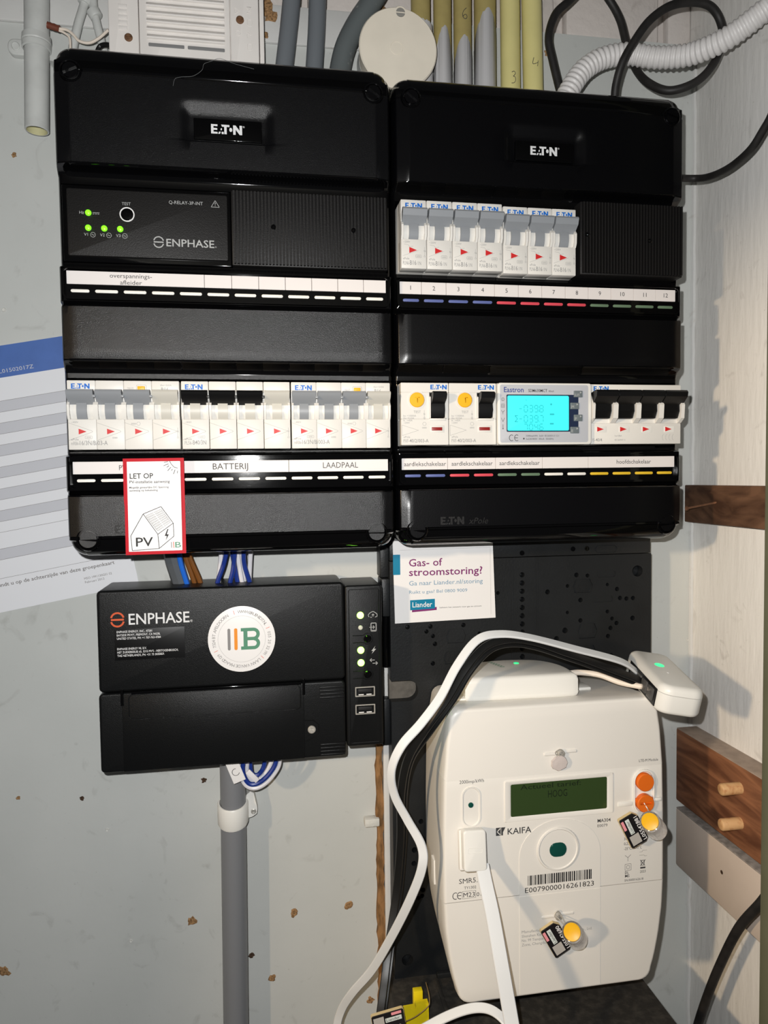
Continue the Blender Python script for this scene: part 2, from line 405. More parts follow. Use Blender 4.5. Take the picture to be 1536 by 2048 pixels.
def carve(b, cut, name, mt, parent):
    """cut real recesses into a part"""
    ob = b.build(name, mt, parent, smooth=False); co = cut.build('cut', mt, parent, smooth=False)
    md = ob.modifiers.new('b', 'BOOLEAN'); md.operation = 'DIFFERENCE'; md.object = co; md.solver = 'EXACT'; md.use_self = True
    dg = bpy.context.evaluated_depsgraph_get(); me = bpy.data.meshes.new_from_object(ob.evaluated_get(dg))
    ob.modifiers.clear(); old = ob.data; ob.data = me; bpy.data.meshes.remove(old)
    ORG.pop(co, None); cm = co.data; bpy.data.objects.remove(co); bpy.data.meshes.remove(cm)
    me.polygons.foreach_set('use_smooth', [True]*len(me.polygons)); me.set_sharp_from_angle(angle=math.radians(30))
    return ob
def crosscut(x, z, y0, y1, a, w, vert=True):
    c = MB(); c.box(x-a, x+a, y0, y1, z-w/2, z+w/2)
    if vert: c.box(x-w/2, x+w/2, y0-.01, y1+.01, z-a, z+a)
    return c
# ------------------------------------------------------------------ the setting
ZB, ZT, XL, XR = -560, 350, -330, 379
b = MB(); b.box(XL, XR+20, 0, 14, ZB, ZT); wall_back = b.build('wall_back', 'wall', org=(0, 7, ZB), kind='structure')
b = MB(); b.box(XR, XR+22, -170, 14, ZB, 470, 1.5); wall_right = b.build('wall_right', 'wall_r', org=(XR, -80, ZB), kind='structure')
# the joint ledge along the top of the painted board
b = MB(); b.box(XL, 150, -3.0, 0.5, 322.5, 350.5, 1.2); b.build('ledge_board', 'ledge', wall_back)
# masonry course above the board
b = MB(); b.box(XL, XR+20, 14, 40, ZT-30, 470); wall_top = b.build('wall_masonry', 'brick', org=(0, 27, ZT-30), kind='structure')
for x0, x1, z0, z1 in ((-330,-158,353,404),(-150,49,353,404),(59,258,353,404),(268,349,353,404),(358,379,353,404),(-250,-52,412,462),(-42,157,412,462),(167,366,412,462)):
    b = MB(); b.box(x0, x1, 6+random.uniform(-1, 1), 16, z0, z1, 2.2); b.build('brick', 'brick', wall_top)
# caulked corner bead
pts = [(XR-0.6+random.uniform(-.5,.5), -0.8, z) for z in range(-560, 351, 14)]
b = MB(); b.tube(pts, 2.0, 6, 2); b.build('caulk_bead', 'ledge', wall_back)
# chips, holes and filler spots in the paint
def blot(x, z, r, mt, y=0.0, n=14, dom=0.5):
    rs = []; rad = [r*random.uniform(.62, 1.25) for _ in range(n)]
    for k, (sc, h) in enumerate(((1, 0.02), (.8, dom), (.35, dom*.4))):
        rs.append([(x+rad[i]*sc*math.cos(2*math.pi*i/n), y-h, z+rad[i]*sc*math.sin(2*math.pi*i/n)) for i in range(n)])
    q = MB(); q.rings(rs, False, True); return q.build('paint_chip', mt, wall_back, sharp=60)
for u, r, mt in (((-44.5, 0, -348.3),4.0,'chip'),((35.3, 0, -351.0),3.4,'chip'),((16.9, 0, -401.8),3.2,'chip'),((0.5, 0, -382.0),2.6,'chip_d'),((-181.8, 0, -371.0),4.6,'chip'),
                 ((-32.3, 0, -237.2),2.4,'chip_d'),((-167.5, 0, -239.7),1.5,'chip'),((-122.7, 0, -244.0),1.8,'chip_d'),((78.3, 0, -349.2),3.4,'chip'),((-154.0, 0, 230.3),1.8,'chip'),
                 ((95.9, 0, -431.0),3.2,'chip'),((-90.1, 0, -358.9),1.4,'filler'),((-104.7, 0, -270.0),1.6,'filler'),((-165.8, 0, 66.1),2.0,'chip_d'),((-164.6, 0, 120.0),1.6,'filler'),
                 ((24.5, -3, 347.2),7.0,'chip'),((29.9, -3, 342.2),5.0,'chip'),((25.9, -3, 327.4),3.0,'chip'),((114.2, -3, 351.2),5.0,'chip'),((249.8, 0, 334.4),3.0,'chip'),
                 ((375.6, 0, -147.8),1.2,'filler'),((375.4, 0, -306.3),1.2,'chip_d')):
    blot(u[0], u[2], r, mt, u[1])
# rough raw batten beside the meter board, with its painted strip
b = MB()
rs = []
for z in range(-560, -100, 6):
    a = 102+random.uniform(-.9,.9); c = 107.6+random.uniform(-.9,.9); y = -5+random.uniform(-.6,.6)
    rs.append([(a, 0.3, z), (a, y, z), ((a+c)/2, y-0.8, z), (c, y, z), (c, 0.3, z)])
b.rings(rs); b.build('trim_1', 'raw', org=(105, 0, -560), kind='structure')
b = MB(); b.box(107.8, 112.5, -7, 0.3, -560, -100, 0.8); b.build('trim_2', 'ledge', org=(110, 0, -560), kind='structure')
b = MB(); b.box(92, 104, -8, -0.2, -283, -276.5, 1.0); b.build('wooden_peg', 'filler', label='small painted wooden peg driven in across the raw batten', cat='peg')
# near edge of the cupboard's side, and two unseen slabs behind the viewpoint, added to block the hall lamp
b = MB(); b.box(334, 392, -166, -150, ZB, 470, 1.5); b.build('trim_3', 'post', org=(340, -158, ZB), kind='structure')
b = MB(); b.box(-1500, -653, -660, -622, -1200, 1000); b.build('lamp_blocker_left', 'blocker', org=(-1000, -640, -1200), kind='structure')
b = MB(); b.box(-653, 700, -660, -622, 182, 1000); b.build('lamp_blocker_top', 'blocker', org=(0, -640, 182), kind='structure')
# ------------------------------------------------------------------ distribution cabinets
PROF = [(-53.2,69.0),(-52.8,71.3),(-52,73.5),(-50.8,75.8),(-49.2,77.5),(-47.2,78.8),(-45.2,79.8),(-43.5,80.5),(-42.2,80.9),(-42,80.2),(-41.6,79.4),(-40.4,79.4),(-40,80.3),(-39.8,81.2),
        (-14.5,81.2),(-13.8,80.6),(-13.3,79),(-12.9,75),(-12.4,73.6),(-11.8,74),(-11.2,76),(-10.5,77),(11.2,77),(11.6,76.2),(12,74),(12.6,72.4),(13.5,72),
        (65,72),(67.5,72.6),(69.5,74.5),(71,78),(72,80.2),(73,81),(105.8,81),(106.4,80),(106.8,77.5),(107.2,74.5),(107.8,73.4),(108.6,74),(109.4,76.4),(110,77),
        (131.4,77),(131.8,76),(132.2,74),(132.8,72.3),(133.5,72),(189,72),(190.5,72.6),(192,74.5),(193,78),(194,81.2),(194.8,82),
        (249.4,82),(249.6,80.7),(250.2,80.6),(250.8,80.75),(251.4,81.05),(252,81.5),(254.5,81.2),(257,80.7),(260,79.9),(262.5,78.8),(264.6,77.5),(266.4,75.8),(267.8,73.5),(268.6,71.3),(269,69.0)]
def prof(z):
    if z <= PROF[0][0]: return PROF[0][1]
    for (a, ha), (c, hc) in zip(PROF, PROF[1:]):
        if a <= z <= c: return ha+(hc-ha)*(z-a)/(c-a)
    return PROF[-1][1]
def is_panel(z): return z < -12.2 or 68.5 < z < 108 or z > 190
WIN = ((110.4, 131.0), (-10.0, 10.6))
OPEN = ((135, 184.5), (14.5, 62))
HW = 107.0
def sst(a, b, t):
    t = max(0.0, min(1.0, (t-a)/(b-a))); return t*t*(3-2*t)
RC = 11.0
def height(x, z):
    ax = abs(x); a = ax-(HW-RC); c = max(z-(269-RC), (-53.2+RC)-z)
    if a > 0 and c > 0:                       # around the rounded corners the edge falls off along the radius
        q = max(a, c); ax = HW-RC+q; z = 269-RC+q if z > 0 else -53.2+RC-q
    h = prof(z)
    if is_panel(z):
        if ax > 96:
            d2 = 0.31*(ax-96.3) if ax > 96.6 else 0.26*(ax-96)**2
            if ax > 104.4: d2 += 5.5*((ax-104.4)/2.6)**2
            d1 = max(0.0, 82-h); h = 82-(max(d1, d2)+0.25*min(d1, d2))
        dx = sst(31, 23, ax); dz = sst(237.5, 228.5, z)*sst(211.4, 212.6, z)
        h -= 3.1*dx*dz
    elif ax > 104.5: h -= 0.45*(ax-104.5)**2
    for a, c in WIN:
        if a < z < c and ax < 105.3: h = 74.2
    return h
def cover_mesh(cx, y0, z0, tops=1.0):
    xs = {95, -95, 98, -98, 100.5, -100.5, 106, -106}
    for v in (96, 96.5, 97, 99, 102, 103, 104, 104.4, 104.6, 105.2, 105.35, 105.8, 106.3, 106.7, 107, 105, 21.8, 22, 22.2, 23, 24.5, 26, 27.5, 29, 31, 12, 0, 40, 52, 64, 76, 88, 92): xs.add(v); xs.add(-v)
    zs = set(p[0] for p in PROF)
    for a, c in WIN+OPEN: zs |= {a-.02, a+.02, c-.02, c+.02}
    zs |= {120, 38, 150, 165, -27, 90, 80, 98, 205, 211, 211.8, 212.4, 213, 220, 227, 228.5, 230, 231.5, 233, 234.5, 236, 237.5, 239, 244}
    xs = sorted(xs); zs = sorted(zs); R = RC
    b = MB(); idx = {}
    def warp(x, z):
        sx = 1 if x > 0 else -1
        for zc, sz in ((269-R, 1), (-53.2+R, -1)):
            a = abs(x)-(HW-R); c = (z-zc)*sz
            if a > 0 and c > 0:
                k = max(a, c)/math.hypot(a, c); return sx*(HW-R+a*k), zc+sz*c*k
        return x, z
    vs = []; fs = []; mi = []
    for j, z in enumerate(zs):
        for i, x in enumerate(xs):
            wx, wz = warp(x, z)
            if wz > 251: wz = 251+(wz-251)*tops
            vs.append((cx+wx, y0-height(x, z), z0+wz))
    n = len(xs)
    for j in range(len(zs)-1):
        zc = (zs[j]+zs[j+1])/2
        for i in range(n-1):
            xc = (xs[i]+xs[i+1])/2
            if abs(xc) < 105 and any(a < zc < c for a, c in OPEN): continue
            fs.append((j*n+i, j*n+i+1, (j+1)*n+i+1, (j+1)*n+i))
            pan = (-39.8 < zc < -14.5 or 73 < zc < 105.8 or 194.8 < zc < 249.4) and abs(xc) < 107
            rim = (62 <= zc < 65 or 13.3 < zc < 14.5)
            mi.append(1 if (pan or rim) else 0)
    # outer wall back to the mounting surface, and the short inner walls of the openings
    border = [i for i in range(n)]+[j*n+n-1 for j in range(1, len(zs))]+[(len(zs)-1)*n+i for i in range(n-2, -1, -1)]+[j*n for j in range(len(zs)-2, 0, -1)]
    base = len(vs)
    for k in border:
        x, y, z = vs[k]; vs.append((cx+(x-cx)*0.985, -1.0, z0+108.5+(z-z0-108.5)*0.988))
    L = len(border)
    for k in range(L):
        fs.append((border[k], base+k, base+(k+1) % L, border[(k+1) % L])); mi.append(0)
    for a, c in OPEN:
        q = [(cx-105, z0+a), (cx+105, z0+a), (cx+105, z0+c), (cx-105, z0+c)]; q0 = len(vs)
        for x, z in q: vs.append((x, y0-72, z)); vs.append((x, y0-50, z))
        for k in range(4):
            k2 = (k+1) % 4; fs.append((q0+2*k, q0+2*k2, q0+2*k2+1, q0+2*k+1)); mi.append(0)
    b.v = vs; b.f = fs; b.mi = mi
    return b
SCREWS = [(-94.8, 249.4), (94.8, 249.4), (-94.8, -41.7), (94.8, -41.7)]
def cell_x(k): return -102.9 if k == 0 else (102.9 if k == 12 else -102.9+15.4+17.5*(k-1))

def cabinet(name, cx, dy, z0, label, panel, strips, blank, embossed, angles, dust=None, tops=1.0):
    yb = dy
    t = thing(name, (cx, 0, z0-52), label, 'fuse box')
    cv = cover_mesh(cx, yb, z0, tops).build('cover', ['gloss', panel], t, sharp=40)
    b = MB(); b.box(cx-104.5, cx+104.5, -42.0, -40.0, z0+10, z0+190); b.build('mounting_plate', 'inner', t)
    # slotted corner screws
    for (sx, sz), ang in zip(SCREWS, angles):
        top = sz > 0; r = 4.6 if top else 5.4
        X, Z = cx+sx*(1 if top else 0.985), z0+sz
        yf = yb-(83.5 if top else 81.9)
        mx = Matrix.Translation((X, yf, Z)) @ Matrix.Rotation(ang, 4, 'Y')
        b = MB(); w = 0.9
        for sg in (1, -1):
            arc = []
            a0 = math.asin(w/r)
            for k in range(11):
                a = a0+(math.pi-2*a0)*k/10; arc.append((r*math.cos(a), sg*r*math.sin(a)))
            if sg < 0: arc.reverse()
            b.prism(arc, 2.6, 0, mx)
        b.cyl((0, 9, 0), (0, 2.2, 0), r, mx=mx, n=28)
        sc = b.build('cover_screw', 'grain_r' if top else panel, t, sharp=30)
        b = MB(); b.box(-r+.3, r-.3, 2.3, 1.9, -.85, .85, mx=mx); b.build('screw_slot', 'grain_r' if top else panel, sc)
        b = MB(); R1 = r+1.5
        rs = []
        for rad, h in ((R1+1.0, -1.2), (R1+.5, .35), (R1, .7), (R1-.5, .45), (R1-.7, -2.5)):
            rs.append([(X+rad*math.cos(2*math.pi*k/32), yf+1.4-h, Z+rad*math.sin(2*math.pi*k/32)) for k in range(32)])
        b.rings(rs, False, False); b.build('screw_collar', 'gloss', t)
    # name plate in its recess
    b = MB(); b.slab(cx-21.5, cx+21.5, z0+213.2, z0+226.6, 0.8, yb-78, yb-80.9, 0.5); pl = b.build('name_plate', 'gloss', t)
    b = MB(); b.eaton(cx-10.6, z0+217.3, 19.8, 5.9, yb-81.0); b.text('®', cx+9.4, z0+221.9, 1.2, yb-81.0); b.build('name_lettering', 'wprint', pl)
    b = MB(); b.eaton(cx-77, z0-38.4, 17, 5.4, yb-81.1, thick=0.45)
    if embossed: b.text(embossed, cx-57, z0-38.2, 4.2, yb-81.5, slant=0.3)
    b.build('embossed_lettering', 'matte', t)
    # label strips
    for (zt, zb2), cells, texts, marks in strips:
        fr = MB(); z1, z2 = z0+zb2-10.0, z0+zt+1.4
        outer = rr(cx-105.0, cx+105.0, z1, z2, 3.5, 5); inner = rr(cx-104.0, cx+104.0, z1+1.0, z2-0.6, 2.8, 5)
        fr.rings([[(x, yb-74.2, z) for x, z in outer], [(x, yb-77.4, z) for x, z in outer], [(x, yb-77.4, z) for x, z in inner], [(x, yb-74.2, z) for x, z in inner]], False, False)
        fo = fr.build('strip_frame', 'gloss', t)
        for a, c in cells:
            b = MB(); b.box(cx+cell_x(a)+.12, cx+cell_x(c)-.12, yb-74.0, yb-75.0, z0+zb2, z0+zt, 0.12, 1); b.build('label_card', 'label', fo)
        for a in texts:
            b = MB(); b.text(a[0], cx+a[1], z0+a[2], a[3], yb-75.06, 'C', a[4] if len(a) > 4 else None, bool(len(a) > 5))
            b.build('label_lettering', 'ink', fo)
        for k, mk in enumerate(marks):
            a = cell_x(k)+(2.3 if k == 0 else 1.7); c = cell_x(k+1)-(1.9 if k == 11 else 1.7)
            b = MB(); b.slab(cx+a, cx+c, z0+zb2-5.2, z0+zb2-3.2, 1.0, yb-74.0, yb-74.9, 0.3, 2); b.build('colour_marker', mk, fo)
    # ribbed blanking plate with its snap dimples
    x0, x1, zb, zt, yf, dims = blank
    b = MB(); b.box(x0, x1, yb-50, yf+2.4, zb, zt, 0.8)
    n = int((x1-x0)/2.28); p = (x1-x0-1.6)/n
    for k in range(n):
        xa = x0+.8+k*p
        b.prism([(xa+.5, zb+.9), (xa+p-.5, zb+.9), (xa+p-.5, zt-.9), (xa+.5, zt-.9)], yf+2.6, yf)
    bp_ = b.build('blanking_plate', 'matte', t)
    for dx_, dz_ in dims:
        b = MB(); b.lathe([(1.7, 0), (1.6, .7), (1.0, 1.3), (0.1, 1.6)], (dx_, yf+.5, dz_), n=14); b.build('snap_dimple', 'gloss', bp_)
    if dust:
        b = MB(); b.tube(dust, .12, 6, 4); b.build('dust_thread', 'dust', t)
    return t
W12 = [(k, k+1) for k in range(12)]
cab_l = cabinet('fuse_cabinet', 0, 0, 0, 'glossy black fuse cabinet hung beside the blue-headed paper sheet', 'grain',
    [((129.3, 121.0), [(0,5)]+W12[5:], [('overspannings-', -63.5, 125.6, 2.7, 26), ('afleider', -63.5, 121.4, 2.7, 13.5)], ['label_w']*12),
     ((8.0, 0.0), [(0,4), (4,8), (8,12)], [('PV', -72.0, 2.4, 3.2, 4.6), ('BATTERIJ', -3.5, 2.2, 4.0, 23), ('LAADPAAL', 70.0, 2.4, 3.8, 24)], ['label_w']*12)],
    (0.6, 104.6, 136.4, 185.0, -76.2, ((27.9, 161.6), (81.1, 161.6))), None, (-0.45, 0.62, 0.12, 0.02), [(-33.4, -82.2, 244.6), (-32.1, -82.2, 249.0), (-28.4, -82.2, 250.5), (-20.9, -82.3, 251.6), (-15.3, -81.8, 256.0), (-14.0, -81, 260.3), (-9.0, -80, 263.1), (-4.0, -79.5, 265.3), (5.4, -80, 262.4), (17.4, -81, 259.6)])
cab_r = cabinet('fuse_cabinet', 215.8, 2.8, 0.5, 'glossy black fuse cabinet above the white electricity meter', 'grain_r',
    [((129.3, 121.0), W12, [(str(k+1), (cell_x(k)+cell_x(k+1))/2, 123.8, 2.9) for k in range(12)], ['m_blue']*4+['m_red']*4+['m_green']*4),
     ((8.0, 0.0), [(0,2), (2,4), (4,6), (6,8), (8,12)], [('aardlekschakelaar', -86.2, 2.6, 2.9, 30), ('aardlekschakelaar', -52.2, 2.6, 2.9, 30), ('aardlekschakelaar', -17.2, 2.6, 2.9, 30), ('hoofdschakelaar', 70.5, 2.8, 2.9, 27)],
      ['m_blue']*2+['m_red']*2+['m_green']*2+['label_w']*2+['m_yellow']*4)],
    (241.5, 319.8, 137.0, 187.5, -81.5, ((293.5, 161.5), (246.0, 164.0))), 'xPole', (0.7, 0.3, 0.2, -0.1), tops=0.87)

# ------------------------------------------------------------------ devices in the cabinets
def toggle_part(x0, x1, yf, z0, mt, t, lift=0.0, drum=None):
    """lever: a drum in the well and a wide finger bar"""
    b = MB(); w = x1-x0; xm = (x0+x1)/2
    q = [(yf+6.5, z0+25.5), (yf+1.0, z0+28.6), (yf-1.2, z0+31.0), (yf-5.0, z0+33.6), (yf-6.4, z0+36.2+lift), (yf-5.6, z0+37.5+lift), (yf-3.6, z0+37.9+lift), (yf+3.5, z0+34.5)]
    b.rings([[(x0+.35, y, z) for y, z in q], [(x1-.35, y, z) for y, z in q]])
    tg_ = None
    if drum: tg_ = b.build('toggle', mt, t, sharp=30); b = MB()
    rs = []
    for k in range(13):
        a = math.radians(-75+150*k/12); rs.append((yf+8.5-9.6*math.cos(a), z0+25.5+9.6*math.sin(a)))
    rs.append((yf+9, z0+25.5+9.3)); rs.insert(0, (yf+9, z0+25.5-9.3))
    b.rings([[(xm-w*.185, y, z) for y, z in rs], [(xm+w*.185, y, z) for y, z in rs]])
    return b.build('drum', drum, tg_, sharp=30) if drum else b.build('toggle', mt, t, sharp=30)
def housing(x0, x1, n, yf, z0, H, t, gaps=True, mt='mod'):
    """moulded case: lower face, top strip, wells with curved liners and cheeks"""
    b = MB(); w = (x1-x0)/n
    b.box(x0+.06, x1-.06, yf+9, -42, z0, z0+H, 0.3)
    for k in range(n):
        a, c = x0+k*w, x0+(k+1)*w; g = 0.12 if gaps else 0.0
        aa, cc = a+(g if (gaps or k == 0) else 0), c-(g if (gaps or k == n-1) else 0)
        b.box(aa, cc, yf, yf+10, z0, z0+19.5, 0.55, 2)
        b.box(aa, cc, yf, yf+10, z0+36.5, z0+H, 0.55, 2)
        for sg in (0, 1):                       # cheeks
            e0, e1 = (aa, aa+1.5) if sg == 0 else (cc-1.5, cc)
            q = [(yf+10, z0+19), (yf, z0+19.2), (yf-1.6, z0+22), (yf-1.9, z0+28.5), (yf+.2, z0+31), (yf+.2, z0+37), (yf+10, z0+37)]
            b.rings([[(e0, y, z) for y, z in q], [(e1, y, z) for y, z in q]])
        lin_ = []
        for j in range(11):
            an = math.radians(-70+140*j/10); lin_.append((yf+8.8-8.6*math.cos(an), z0+25.7+8.6*math.sin(an)))
        lin_ = [(yf+10, z0+17.5)]+lin_+[(yf+10, z0+34)]
        b.rings([[(aa+1.4, y, z) for y, z in lin_], [(cc-1.4, y, z) for y, z in lin_]])
    return b.build('housing', mt, t, sharp=30)
def flag(x, yf, z, t, s=1.0):
    b = MB(); b.prism([(x-2.4*s, z-1.9*s), (x+2.6*s, z), (x-2.4*s, z+1.9*s)], yf+.3, yf-.18); return b.build('status_flag', 'red', t)
def field(b, x0, x1, yf, z, s=1.0):
    b.path([(x0+.3, z-5.6*s), (x1-3.0, z-.5), (x1-2.4, z), (x1-3.0, z+.5), (x0+.3, z+5.6*s)], 0.16, yf-.07)

# seven single circuit breakers
def breaker(label):
    x0, x1, yf, z0, H = 112.4, 130.1, -81.5, 136.2, 45.6
    t = thing('circuit_breaker', (x0, -60, z0), label, 'circuit breaker', 'single breakers in the right cabinet')
    ho = housing(x0, x1, 1, yf, z0, H, t)
    toggle_part(x0+.2, x1-.2, yf, z0, 'tgrey', t, 1.2)
    flag(x0+8.2, yf, z0+12.2, t, 1.05)
    b = MB(); b.eaton(x0+3.2, z0+39.9, 11.8, 3.5, yf-.07); b.build('maker_lettering', 'blue', ho)
    b = MB(); b.text('B16', x0+6.0, z0+2.4, 2.9, yf-.07, w=4.4, bold=True); b.text('PLN6-', x0+1.2, z0+2.4, 2.4, yf-.07, w=4.6); b.text('/1N', x0+10.8, z0+2.4, 2.4, yf-.07, w=2.9)
    b.text('xPole', x0+1.2, z0+5.8, 1.5, yf-.07, w=4.4)
    b.text('~230V', x0+1.6, z0+17.0, 1.2, yf-.07); b.path([(x0+2, z0+16), (x0+5, z0+15.6), (x0+6, z0+14.4), (x0+8.5, z0+14.8)], .15, yf-.07)
    b.path([(x0+1.2, z0+8.2), (x0+5, z0+9.6), (x0+10.5, z0+11.5), (x0+12, z0+12.2)], .13, yf-.07)
    b.path(rr(x0+10, x0+14, z0+7.2, z0+9.2, .6), .15, yf-.07, True); b.text('6000', x0+12, z0+7.7, 1.0, yf-.07, 'C')
    b.line((x0+16.2, z0+8.5), (x0+16.2, z0+14.5), .15, yf-.07); b.text('N', x0+15.7, z0+11.2, 1.2, yf-.07); b.path(circ(x0+16.2, z0+8.2, .5, 10), .15, yf-.07, True)
    b.build('print', 'inkl', ho)
    return t
br0 = breaker('first grey-toggled single breaker, next to the left cabinet')
lab = ['second', 'third', 'fourth', 'fifth', 'sixth']
for k, bx in enumerate((130.25, 148.1, 165.8, 184.2, 202.1, 219.8)):
    c = copy_tree(br0); c.location = Vector((bx, -60+(0.0 if k < 3 else 0.6), 136.2-(0.0 if k < 3 else 1.0)))*S
    c['label'] = (f'{lab[k]} grey-toggled single breaker counted from the left cabinet' if k < 5 else 'last grey-toggled single breaker, touching the ribbed blanking plate')

# three four-pole units in the left cabinet
def four_pole(label, x0, x1, tog, rcbo, typ, small):
    yf, z0, H = -78.0, 15.6, 44.2
    t = thing('four_pole_breaker', (x0, -60, z0), label, 'circuit breaker', 'four-pole units in the left cabinet')
    ho = housing(x0, x1, 4, yf, z0, H, t, gaps=not rcbo); w = (x1-x0)/4
    for k in range(4):
        toggle_part(x0+k*w+.2, x0+(k+1)*w-.2, yf, z0, tog[k], t, 0.2, 'tcream' if tog[k] == 'tblack' else None)
        flag(x0+k*w+w*.5, yf, z0+11.6, t, .95)
    b = MB()
    for k in range(3): b.box(x0+(k+1)*w-.9, x0+(k+1)*w+.9, yf-6.4, yf-4.4, z0+32.8, z0+34.4, .2)
    b.build('tie_bar', tog[0], t)
    b = MB(); b.eaton(x0+2.6, z0+38.8, 11.4, 3.3, yf-.07); b.build('maker_lettering', 'blue', ho)
    b = MB()
    for k in range(4): field(b, x0+k*w, x0+(k+1)*w, yf, z0+11.6)
    b.text(small, x0+1.6, z0+3.0, 2.2, yf-.07, w=5.0); b.text(typ, x0+6.8, z0+3.0, 2.7, yf-.07, w=len(typ)*1.42, bold=True)
    b.text('xPole', x0+1.6, z0+5.9, 1.4, yf-.07, w=4.6); b.text('~400V', x0+2, z0+17.0, 1.1, yf-.07)
    b.path(rr(x0+10.2, x0+14.6, z0+7.0, z0+8.8, .6), .14, yf-.07, True); b.text('6000', x0+12.4, z0+7.4, .95, yf-.07, 'C'); b.text('3', x0+12.2, z0+5.6, 1.0, yf-.07)
    b.line((x1-1.6, z0+8), (x1-1.6, z0+14), .15, yf-.07); b.text('N', x1-2.2, z0+11.0, 1.1, yf-.07); b.path(circ(x1-1.6, z0+7.6, .5, 10), .15, yf-.07, True)
    if rcbo:
        b.text('IΔn= 0,03A', x0+3*w+5.5, z0+40.8, 1.1, yf-.07, w=7); b.text('B16', x0+3*w+6, z0+37.2, 2.6, yf-.07, w=4.6, bold=True)
        b.text('TEST', x0+2*w+2.2, z0+38.6, 1.1, yf-.07, w=4); b.path(rr(x0+2*w+8, x0+2*w+14, z0+37.4, z0+41.4, .4), .18, yf-.07, True)
        b.path(circ(x0+2*w+8.6, z0+16.6, 1.2, 6), .15, yf-.07, True); b.text('0000', x0+2*w+4, z0+16.0, 1.1, yf-.07); b.text('0080', x0+w+9.6, z0+7.0, 1.1, yf-.07)
    b.build('print', 'inkl', ho)
    if rcbo:
        b = MB(); b.slab(x0+2*w+8.6, x0+2*w+13.2, z0+38.2, z0+40.6, .3, yf, yf-.9, .3); b.build('test_button', 'yellow', t)
    return t
G = 'tgrey'; K = 'tblack'; Cc = 'tcream'
four_pole('four-pole grey-toggled safety breaker above the PV warning card', -104.1, -34.9, (G, G, G, Cc), True, '16/3N/B/03-A', 'mRB6-')
four_pole('four-pole breaker with three black toggles and one pale toggle', -33.9, 36.6, (K, K, K, Cc), False, 'B40/3N', 'PLS6-')
four_pole('four-pole grey-toggled safety breaker above the LAADPAAL label', 37.3, 104.3, (G, G, G, Cc), True, '16/3N/B/003-A', 'mRB6-')

